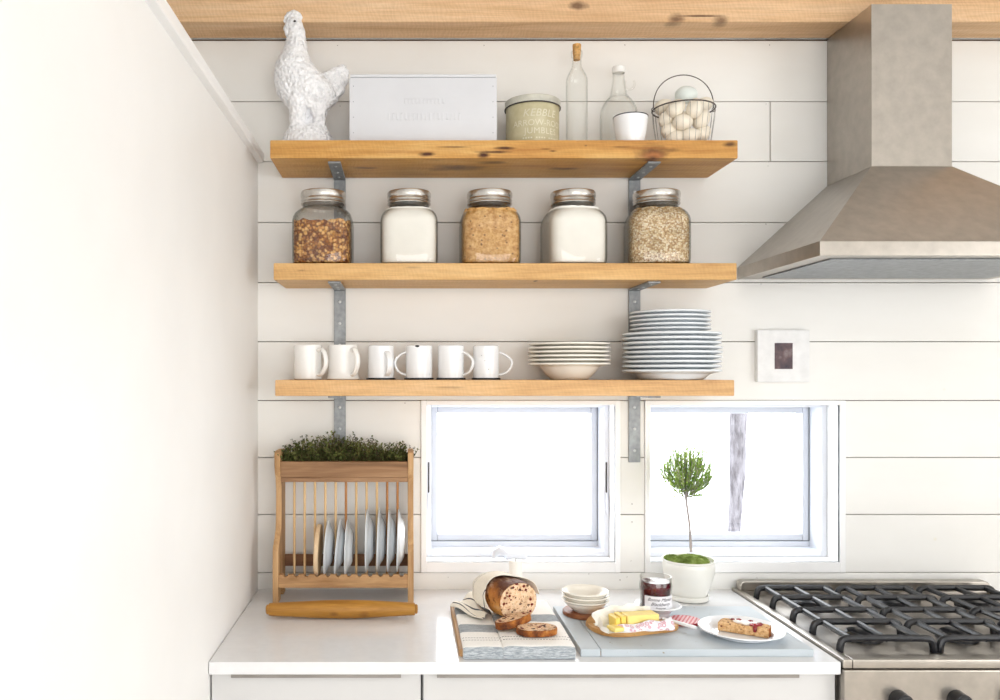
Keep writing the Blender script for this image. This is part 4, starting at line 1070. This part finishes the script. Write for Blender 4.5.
# paper: a floor sheet, a crumpled back flap and a front flap with the print showing
def sheet(f, nu, nv): return [[f(j / nu, i / nv) for j in range(nu + 1)] for i in range(nv + 1)]
a = MB()
shell(a, sheet(lambda u, v: (-.080 + .155 * u, -.042 + .085 * v, .0008 + .001 * (1 + math.sin(u * 13 + v * 5))), 20, 10), .0006)
a.build('paper_sheet', M_parch, t, smooth=60)
a = MB()
def backflap(u, v):
    x = -.084 + .162 * u + .004 * math.sin(v * 6); h = (.030 + .014 * math.sin(u * 3.0) + .002 * math.sin(u * 23)) * v
    return (x, .026 + .012 * v + .005 * math.sin(u * 16 + v * 4) * v + .012 * max(0, u - .85) * 5 * v, .001 + h)
shell(a, sheet(backflap, 36, 8), .0006)
def leftflap(u, v): return (-.080 - .004 * math.sin(u * 5) + .006 * v, -.036 + .066 * u, .001 + .020 * v * (.3 + .7 * u) + .003 * math.sin(u * 13) * v)
shell(a, sheet(leftflap, 14, 6), .0006)
a.build('back_flap', M_parch, t, smooth=60)
a = MB()
def frontflap(u, v):
    x = -.052 + .142 * u; h = (.012 + .013 * u + .003 * math.sin(u * 14))
    return (x, -.0245 - .010 * math.sin(PI * min(v, 1)) * .5 - .012 * (1 - v) - .006 * u + .003 * math.sin(u * 18 + v * 2), .0012 + h * v)
shell(a, sheet(frontflap, 36, 8), .0006)
def endflap(u, v): return (.068 + .022 * v + .003 * math.sin(u * 9), -.026 + .045 * u - .006 * v, .004 + .020 * (1 - v * .55) * (1 - .3 * u) + .003 * math.sin(u * 12 + v * 5))
shell(a, sheet(endflap, 12, 6), .0006)
a.build('printed_flap', M_paperp, t, smooth=60)

# ---- jam jar on a small dish
jx, jd = X(657.5, .340), .340
t = thing('shallow_dish', 'small white footed dish under the jam jar', 'dish', (jx, -jd, GZ))
a = MB(); up = smooth_prof([(.030, 0), (.031, .004), (.034, .013), (.044, .022), (.053, .0268), (.0605, .0298)], 4)
a.lathe([(.0001, .001), (.028, .001), (.0285, 0)] + up + [(.0595, .0313)] + [(max(r - .003, .001), z + .0025) for r, z in up if z > .0195][::-1] + [(.036, .0206), (.0001, .0202)], 56); a.build('dish_body', M_bluewhite, t)
M_jam = NT('dark_red_jam', .25, .5); M_jam.color(M_jam.ramp(M_jam.noise(M_jam.coord(), 36, 4), [(.35, (48, 6, 18)), (.55, (80, 10, 26)), (.75, (116, 20, 36))])); M_jam = M_jam.m
JZ = GZ + .0212
t = thing('jam_jar', 'open glass jar of dark red jam with a white label', 'jar', (X(655.7, .336), -.336, JZ), math.radians(0))
h = Z(575.8, .336) - JZ
a = MB(); jr = [(.0340, .0), (.0375, .003), (.0385, .010), (.0390, .040), (.0408, .050), (.0412, .058), (.0402, .066), (.0395, h - .008), (.0405, h - .003), (.0398, h)]
fac = 10
def fring(r, z, k): return [(r * (1 - k * (.5 + .5 * math.cos(fac * q)) * .035) * math.cos(q), r * (1 - k * (.5 + .5 * math.cos(fac * q)) * .035) * math.sin(q), z) for q in [2 * PI * j / 60 for j in range(60)]]
out = [fring(r, z, 1 if .004 < z < .045 else 0) for r, z in jr]; inn = [fring(r - .0028, max(z, .003), 0) for r, z in jr][::-1]
a.rings([fring(.001, .0005, 0)] + out + inn + [fring(.001, .003, 0)]); a.build('jar_body', M_glass, t)
a = MB(); jf = h - .013
R = [fring(r - .0032, max(z, .0035), 1 if .004 < z < .045 else 0) for r, z in jr if z < jf] + [fring(.0362, jf, 0)] + [[(x * k, y * k, jf + .004 * mnoise.noise(Vector((x * k * 50, y * k * 50, 1)))) for (x, y, z) in fring(.0362, jf, 0)] for k in (.8, .6, .4, .2, .02)]
a.rings(R); a.build('jam', M_jam, t)
M_label = plain('white_paper_label', (240, 240, 244), .6, .3, var=.02); M_ink = plain('dark_ink', (52, 48, 70), .6, .3)
a = MB(); lr = .0398; t0, t1 = math.radians(-150), math.radians(-18)
a.rings([[(rr_ * math.cos(t0 + (t1 - t0) * k / 20), rr_ * math.sin(t0 + (t1 - t0) * k / 20), z) for k in range(21)] for rr_, z in ((lr - .0012, .0035), (lr, .0035), (lr + .0003, .0375), (lr - .0012, .0375))], False); lb = a.build('label', M_label, t)
a = MB(); th0 = math.radians(-88)
for (body_, size, z, sh) in (('Bonne Maman', .0118, .0292, .5), ('Blackberry', .0118, .0178, .5), ('Preserves', .0065, .0082, .3)):
    v, f = text_mesh(body_, size, sh)
    a.add([((lr + .0010) * math.cos(th0 + p[0] / lr), (lr + .0010) * math.sin(th0 + p[0] / lr), z + p[1]) for p in v], f)
a.build('lettering', M_ink, lb)
# its lid
def gingham():
    n = NT('red_gingham', .4, .4); v = n.coord((1, 1, 1), rot=(0, 0, .5)); x = n.xyz(v)
    f1 = n.math('GREATER_THAN', n.math('FRACT', n.math('MULTIPLY', x[0], 110)), .5); f2 = n.math('GREATER_THAN', n.math('FRACT', n.math('MULTIPLY', x[1], 110)), .5)
    s_ = n.math('MULTIPLY', n.math('ADD', f1, f2), .5); n.color(n.ramp(s_, [(.0, (244, 232, 232)), (.5, (224, 110, 118)), (1.0, (190, 30, 48))], 'LINEAR')); return n.m
M_ging = gingham(); M_red = plain('red_lid_rim', (178, 34, 52), .4, .5, var=.1)
lx, ld = X(685, .396), .396
t = thing('checked_disc_lid', 'red and white checked jar lid lying beside the butter', 'lid', (lx, -ld, GZ))
a = MB(); a.lathe([(.0375, .0), (.0405, .0005), (.0408, .003), (.040, .0068), (.0385, .0078)], 48, cap=(False, False)); a.build('lid_rim', M_red, t)
a = MB(); a.lathe([(.0387, .0077), (.036, .0084), (.033, .0077), (.0001, .0077)], 48, cap=(False, True)); a.build('lid_top', M_ging, t)
# ---- knife resting on the board edge and the lid
k0, k1 = pt(663.5, 618.5, GZ + .0150), pt(696.5, 628, GZ + .0135)
dv = k1 - k0; kl = dv.length
t = thing('butter_knife', 'white handled table knife lying between butter and checked lid', 'knife', k0, math.atan2(dv.y, dv.x)); t.rotation_euler[1] = -math.asin(dv.z / kl)
a = MB(); a.rings([[(x, w_ * math.cos(q), hh_ * math.sin(q)) for q in [2 * PI * j / 16 for j in range(16)]] for x, w_, hh_ in ((0, .0045, .0030), (.004, .0052, .0036), (kl * .5, .0060, .0042), (kl * .9, .0070, .0046), (kl - .002, .006, .004), (kl, .004, .003))]); a.build('handle', M_bluewhite, t)
a = MB(); a.prism([(0, -.005), (-.03, -.0075), (-.075, -.0085), (-.09, -.004), (-.093, .002), (-.085, .0045), (-.03, .0045), (0, .004)], -.0007, .0007, 'Z'); a.build('blade', M_stainless, t)

# ---- plate with toast
tx, td = .81, .500
up = smooth_prof([(.062, 0), (.068, .0028), (.074, .0075), (.084, .0125), (.0995, .0175)], 4)
a = MB(); a.lathe([(.0001, .002), (.058, .002), (.059, 0)] + up + [(.0990, .0195)] + [(max(r - .002, .001), z + .0028) for r, z in up][::-1] + [(.0001, .0034)], 72)
tag(a.build('toast_plate', M_bluewhite, None, (tx, -td, GZ)), 'white plate holding the jam toast at the right end of the grey board', 'plate')
q0, q1 = Vector((.762, -.478, 0)), Vector((.858, -.540, 0)); dv = q1 - q0; L = dv.length; PZ = GZ + .0040
M_toast = NT('toasted_fruit_bread', .85, .2); _v = M_toast.coord(); _c = M_toast.ramp(M_toast.noise(_v, 130, 4, .7), [(.32, (160, 108, 70)), (.48, (216, 172, 120)), (.7, (240, 210, 166))])
M_toast.color(M_toast.mix(M_toast.ramp(M_toast.voro(_v, 75), [(.16, (255, 255, 255)), (.26, (0, 0, 0))]), _c, lin((104, 44, 32)))); M_toast.bump(M_toast.noise(_v, 200, 3), .5, .003); M_toast = M_toast.m
M_cream2 = plain('white_spread', (250, 244, 238), .35, .4, var=.02); M_jam2 = plain('red_jam', (150, 22, 36), .2, .6, var=.25, scale=60)
t = thing('jam_toast', 'finger of fruit toast with butter and red jam on the white plate', 'toast', (q0.x, q0.y, PZ + .001), math.atan2(dv.y, dv.x))
a = MB(); n = 16
R = []
for k in range(n + 1):
    u = k / n; x = L * u; w_ = .042 - .006 * abs(u - .5); hh_ = .0215 + .0015 * math.sin(u * 9)
    sq = .9 if k in (0, n) else 1
    R.append([(x, yy + .001 * mnoise.noise(Vector((x * 90, yy * 90, 1))), zz * (sq if zz > .01 else 1)) for yy, zz in ((.001, 0), (0, .003), (0, hh_ - .003), (.002, hh_), (w_ - .003, hh_), (w_, hh_ - .004), (w_, .003), (w_ - .002, 0))])
a.rings(R); a.build('bread', M_toast, t, smooth=50)
a = MB()
R = []
for k in range(9):
    u = k / 8; x = L - .001 + .0035 * math.sin(u * PI); R.append([(x * 1 if z else x, .042 * u, z) for z in (.0005, .004, .018, .0205)])
shell(a, R, .0018); a.build('end_crust', M_crust2, t, smooth=50)
rr = random.Random(5)
a = MB()
for (u, v, s_) in ((.42, .5, .012), (.55, .45, .013), (.66, .6, .012), (.5, .7, .010), (.33, .6, .008)): a.ball((L * u, .042 * v, .0222), s_ * 1.25, s_ * .8, .0032, 16, 8, wob=.3)
a.build('spread', M_cream2, t, smooth=60, weld=False)
a = MB()
for (u, v, s_) in ((.72, .22, .009), (.78, .4, .008), (.80, .66, .007), (.36, .85, .006), (.25, .7, .005), (.60, .9, .006), (.68, .30, .007)): a.ball((L * u, .042 * v, .0232), s_ * 1.1, s_ * .8, .0036, 14, 8, wob=.35)
a.tube(curve([(L * .72, .008, .024), (L * .74, .001, .021), (L * .745, -.0012, .015), (L * .74, -.001, .011)], 4), [.005] * 9 + [.004] * 4, 8)
a.build('jam', M_jam2, t, smooth=60, weld=False)

# ---- potted topiary
M_pot = plain('off_white_pot', (238, 237, 230), .28, .5, var=.02, scale=9)
pxx, pdd = X(688.6, .112), .112
t = thing('potted_topiary', 'small round topiary tree with mossy soil in a white pot', 'potted plant', (pxx, -pdd, CZ))
a = MB(); a.lathe([(.0001, 0), (.046, 0), (.0545, .003), (.0565, .010), (.0555, .0165), (.053, .0165), (.052, .008), (.0001, .007)], 56); a.build('saucer', M_pot, t)
z0, zt_ = .0072, Z(558.5, .112) - CZ
pr = smooth_prof([(.045, z0), (.0485, z0 + .004), (.054, z0 + .020), (.064, z0 + .048), (.0705, z0 + .072), (.0725, z0 + .09), (.0715, zt_ - .012), (.0705, zt_ - .008)], 3) + [(.0735, zt_ - .006), (.0745, zt_ - .002), (.0735, zt_), (.0705, zt_ - .001), (.0685, zt_ - .012)]
a = MB(); a.lathe([(.0001, z0)] + pr + [(.0001, zt_ - .012)], 64); a.build('pot', M_pot, t)
M_moss = leaf_mat('moss', (98, 116, 52), (146, 166, 88), (184, 200, 126), .9, .2)
a = MB()
a.ball((.004, -.012, zt_ - .009), .050, .046, .021, 30, 14, wob=.12); a.ball((-.040, .020, zt_ - .009), .026, .028, .014, 20, 10, wob=.12); a.ball((.03, .03, zt_ - .009), .03, .03, .012, 20, 10, wob=.1)
rr = random.Random(21)
for k in range(2600):
    th = rr.uniform(0, 2 * PI); r = math.sqrt(rr.random()); c_, rx_, ry_, rz_ = ((.004, -.012), .050, .046, .021) if rr.random() < .75 else ((-.040, .020), .026, .028, .014)
    p = Vector((c_[0] + rx_ * r * math.cos(th), c_[1] + ry_ * r * math.sin(th), zt_ - .010 + rz_ * math.sqrt(max(0, 1 - r * r))))
    leaf(a, p, Vector((math.cos(th) * r + rr.gauss(0, .5), math.sin(th) * r + rr.gauss(0, .5), .9)), Vector((rr.gauss(0, 1), rr.gauss(0, 1), .1)), rr.uniform(.003, .0055), .0007)
a.build('moss', M_moss, t, smooth=60, weld=False)
M_stem = plain('grey_stem', (176, 168, 166), .7, .2, var=.15, scale=60)
def loc_(px, py): return ((px - VX) / S(pdd) - pxx, 0, EYE - (py - VY) / S(pdd) - CZ)
st = curve([loc_(691, 552), loc_(690.5, 540), loc_(689.5, 525), loc_(687.5, 510), loc_(686, 498), loc_(686, 486)], 4)
a = MB(); a.tube(st, [.0044] * 4 + [.0036] * (len(st) - 8) + [.0028] * 4, 8); a.build('stem', M_stem, t)
M_fol = leaf_mat('bright_topiary_leaf', (120, 162, 52), (168, 204, 90), (214, 230, 148), .55, .65)
a = MB(); base = Vector(loc_(686, 498)); cen = Vector(loc_(686.5, 472.5))
rr = random.Random(9)
for k in range(210):
    while True:
        d = Vector((rr.gauss(0, 1), rr.gauss(0, 1), rr.gauss(.45, .9))).normalized()
        if d.z > -.75: break
    tip = cen + Vector((d.x * .074, d.y * .070, d.z * .074 if d.z > 0 else d.z * .058)) * rr.uniform(.66, 1.12)
    b0 = base + Vector((rr.gauss(0, .004), rr.gauss(0, .004), rr.uniform(-.004, .035)))
    if rr.random() < .45: b0 = base.lerp(tip, rr.uniform(.2, .5))
    mid = b0.lerp(tip, .55) + Vector((d.x, d.y, 0)) * .010 + Vector((0, 0, -.004))
    pts = curve([b0, mid, tip], 5)
    a.mat(1); a.tube(pts, .0007, 4)
    a.mat(0)
    for i in range(2, len(pts)):
        ax_ = (pts[i] - pts[i - 1]).normalized()
        for q in range(4):
            side = Vector((rr.gauss(0, 1), rr.gauss(0, 1), rr.gauss(0, 1)))
            leaf(a, pts[i] - ax_ * rr.uniform(0, .006), ax_ * 1.15 + side.normalized() * .75 + Vector((0, 0, .35)), side, rr.uniform(.006, .012), rr.uniform(.0008, .0015))
for k in range(9):
    th = rr.uniform(0, 2 * PI); s_ = rr.choice((-1, 1))
    pts = curve([base + Vector((0, 0, .004)), base + Vector((s_ * .022, rr.uniform(-.02, .02), .004)), base + Vector((s_ * rr.uniform(.035, .058), rr.uniform(-.03, .03), rr.uniform(.004, .022)))], 5)
    a.mat(1); a.tube(pts, .0006, 4); a.mat(0)
    for i in range(5, len(pts)):
        for q in range(2): leaf(a, pts[i], Vector((s_, rr.gauss(0, .6), rr.gauss(.2, .6))), Vector((0, rr.gauss(0, 1), 1)), .008, .0014)
a.build('foliage', [M_fol, M_stem], t, smooth=0, weld=False)
# ================================================================== RIGHT: hood, print, range
HX0, HX1 = 1.0, 1.76
zb, zt = 1.843, 1.878
t = thing('range_hood', 'stainless steel pyramid range hood beside the jar shelf', 'range hood', ((HX0 + HX1) / 2, 0, zb))
hw = (HX1 - HX0) / 2
a = MB(); a.box(-hw, hw, -.5, -.002, 0, zt - zb, .0015, 2); a.build('rim_band', M_stainless, t)
a = MB(); cw, cd, ch = .11, .24, .245
a.rings([[(-hw, -.5, zt - zb), (hw, -.5, zt - zb), (hw, -.002, zt - zb), (-hw, -.002, zt - zb)], [(-cw, -cd, zt - zb + ch), (cw, -cd, zt - zb + ch), (cw, -.002, zt - zb + ch), (-cw, -.002, zt - zb + ch)]])
a.build('canopy', M_stainless, t, smooth=0)
a = MB(); a.box(-cw, cw, -cd, -.002, zt - zb + ch, Z(22, .12) - zb - .002, .001, 1); a.build('chimney', M_stainless, t)
a = MB(); a.box(-hw + .05, hw - .05, -.45, -.06, -.004, -.0002, .001, 1); a.build('filter', M_steel, t)

M_paper = plain('aged_white_canvas', (240, 240, 240), .8, .2, var=.03, scale=30)
M_picture = NT('dark_picture', .5, .3); M_picture.color(M_picture.ramp(M_picture.noise(M_picture.coord(), 30, 4), [(.3, (62, 56, 66)), (.55, (104, 84, 86)), (.75, (150, 138, 140))])); M_picture = M_picture.m
px0 = X(757.5, .02); pz0, pz1 = Z(382, .02), Z(330, .02)
t = thing('art_print', 'white canvas print with a dark picture, hung right of the plate stack', 'picture', (px0 + .078, 0, (pz0 + pz1) / 2))
a = MB(); h2 = (pz1 - pz0) / 2; a.box(-.078, .078, -.02, -.002, -h2, h2, .0015, 2); a.build('canvas', M_paper, t)
ix = X(774.7, .0205) - px0 - .078
a = MB(); a.box(ix, -ix, -.0207, -.0199, Z(369, .02) - (pz0 + pz1) / 2, Z(343, .02) - (pz0 + pz1) / 2); a.build('picture', M_picture, t)

RX0, RX1 = CE + .002, CE + .002 + .76
t = thing('gas_range', 'stainless gas range with black grates right of the grey board', 'stove', ((RX0 + RX1) / 2, 0, 0))
rw = (RX1 - RX0) / 2
a = MB(); a.box(-rw, rw, -.61, -.003, .08, .895, .002, 1); a.box(-rw + .02, rw - .02, -.55, -.01, .001, .08); a.build('body', M_stainless, t)
a = MB()
for (x0, x1, y0, y1) in ((-rw, -rw + .022, -.64, -.003), (rw - .022, rw, -.64, -.003), (-rw + .022, rw - .022, -.64, -.60), (-rw + .022, rw - .022, -.05, -.003)): a.box(x0, x1, y0, y1, .896, .917, .004, 2)
a.box(-rw + .02, rw - .02, -.605, -.045, .896, .906); top = a.build('cooktop', M_stainless, t)
a = MB()                                     # raised back lip with rounded corners
oc = []
for cx_, sg in ((-rw + .030, -1), (rw - .030, 1)):
    pass
o_ = [(-rw + .010, .917), (rw - .010, .917)] + [(rw - .010 - .014 + .014 * math.cos(q), .930 + .014 * math.sin(q)) for q in (0, .5, 1.05, PI / 2)] + [(-rw + .024 - .014 * math.sin(q), .930 + .014 * math.cos(q)) for q in (0, .5, 1.05, PI / 2)]
a.prism(o_, -.045, -.012, 'Y', .003); a.build('back_lip', M_stainless, t)
gz = .938
for gi in range(3):
    gx0 = -rw + .030 + gi * (2 * rw - .06) / 3; gx1 = gx0 + (2 * rw - .06) / 3 - .006
    a = MB(); r = .0085
    def bar(p): a.tube(curve(p, 4), r, 8)
    for yy in (-.10, -.205, -.325, -.43, -.56):
        bar([(gx0 + .004, yy, .908), (gx0 + .006, yy, .925), (gx0 + .016, yy, gz), (gx0 + .06, yy, gz + .002), (gx1 - .06, yy, gz + .002), (gx1 - .016, yy, gz), (gx1 - .006, yy, .925), (gx1 - .004, yy, .908)])
    cxg = (gx0 + gx1) / 2
    for xx in (gx0 + .03, cxg, gx1 - .03): a.tube([(xx, -.10, gz), (xx, -.56, gz)], .0075, 8)
    a.build('grate', M_iron, t)
    for yy in (-.175, -.455):
        b_ = MB(); b_.lathe([(.0001, .925), (.034, .925), (.038, .921), (.038, .914), (.046, .912), (.046, .906)], 32, (cxg, yy, 0)); b_.build('burner', M_iron, t)
a = MB(); a.box(-rw + .01, rw - .01, -.635, -.610, .11, .74, .003, 2); dr = a.build('oven_door', M_stainless, t)
a = MB(); a.box(-rw + .1, rw - .1, -.637, -.634, .28, .60, .001, 1); a.build('oven_window', M_iron, dr)
a = MB(); a.tube([(-rw + .06, -.635, .69), (-rw + .06, -.675, .69), (rw - .06, -.675, .69), (rw - .06, -.635, .69)], .011, 10); a.build('handle', M_stainless, dr)
a = MB(); a.box(-rw, rw, -.645, -.610, .76, .895, .004, 2); cp = a.build('control_panel', M_stainless, t)
for k in range(5):
    a = MB(); a.lathe([(.0001, .03), (.017, .03), (.02, .027), (.022, 0)], 24, M=Matrix.Translation((-rw + .12 + k * .13, -.645, .83)) @ Matrix.Rotation(PI / 2, 4, 'X')); a.build('knob', M_iron, cp)

# ================================================================== LIGHT, CAMERA, VIEW
def area(name, loc, rot, sx, sy, power, col=(1, 1, 1), portal=False):
    l = bpy.data.lights.new(name, 'AREA'); l.shape = 'RECTANGLE'; l.size = sx; l.size_y = sy; l.energy = power; l.color = col
    if portal: l.cycles.is_portal = True
    o = bpy.data.objects.new(name, l); C.objects.link(o); o.location = loc; o.rotation_euler = rot
    return o
P_FRONT, P_RIGHT, SKY, EXPO = 56, 28, 6.0, 0.2
area('daylight_front_window', (.9, YB + .03, 1.4), (PI / 2, 0, 0), 3.0, 2.0, P_FRONT, (.97, .985, 1))
area('daylight_right_window', (XR - .03, -2.4, 1.35), (PI / 2, 0, PI / 2), 1.7, 1.5, P_RIGHT, (.97, .985, 1))
for i, o in enumerate((o1, o2)):
    area('sky_portal_%d' % (i + 1), ((o[0] + o[1]) / 2, .205, (ZO + ZS) / 2), (-PI / 2, 0, 0), o[1] - o[0], ZO - ZS, 1, portal=True)
wd = bpy.data.worlds.new('overcast_sky'); bpy.context.scene.world = wd; wd.use_nodes = True
wd.node_tree.nodes['Background'].inputs[0].default_value = (.93, .97, 1.0, 1); wd.node_tree.nodes['Background'].inputs[1].default_value = SKY
cam = bpy.data.cameras.new('camera'); co = bpy.data.objects.new('camera', cam); C.objects.link(co)
co.location = (0, -D, EYE); co.rotation_euler = (PI / 2, 0, 0)
cam.sensor_width = 36; cam.lens = F * 36 / 1000; cam.shift_x = (500 - VX) / 1000; cam.shift_y = (VY - 350) / 1000
cam.clip_start = .02; cam.clip_end = 100
sc = bpy.context.scene; sc.camera = co
vs = sc.view_settings; vs.view_transform = 'Standard'; vs.look = 'None'; vs.exposure = EXPO; vs.gamma = 1; vs.use_curve_mapping = False
cy = sc.cycles; cy.use_denoising = True; cy.max_bounces = 14; cy.diffuse_bounces = 6; cy.glossy_bounces = 5; cy.transparent_max_bounces = 40; cy.transmission_bounces = 8
cy.sample_clamp_indirect = 6; cy.caustics_reflective = False; cy.caustics_refractive = False
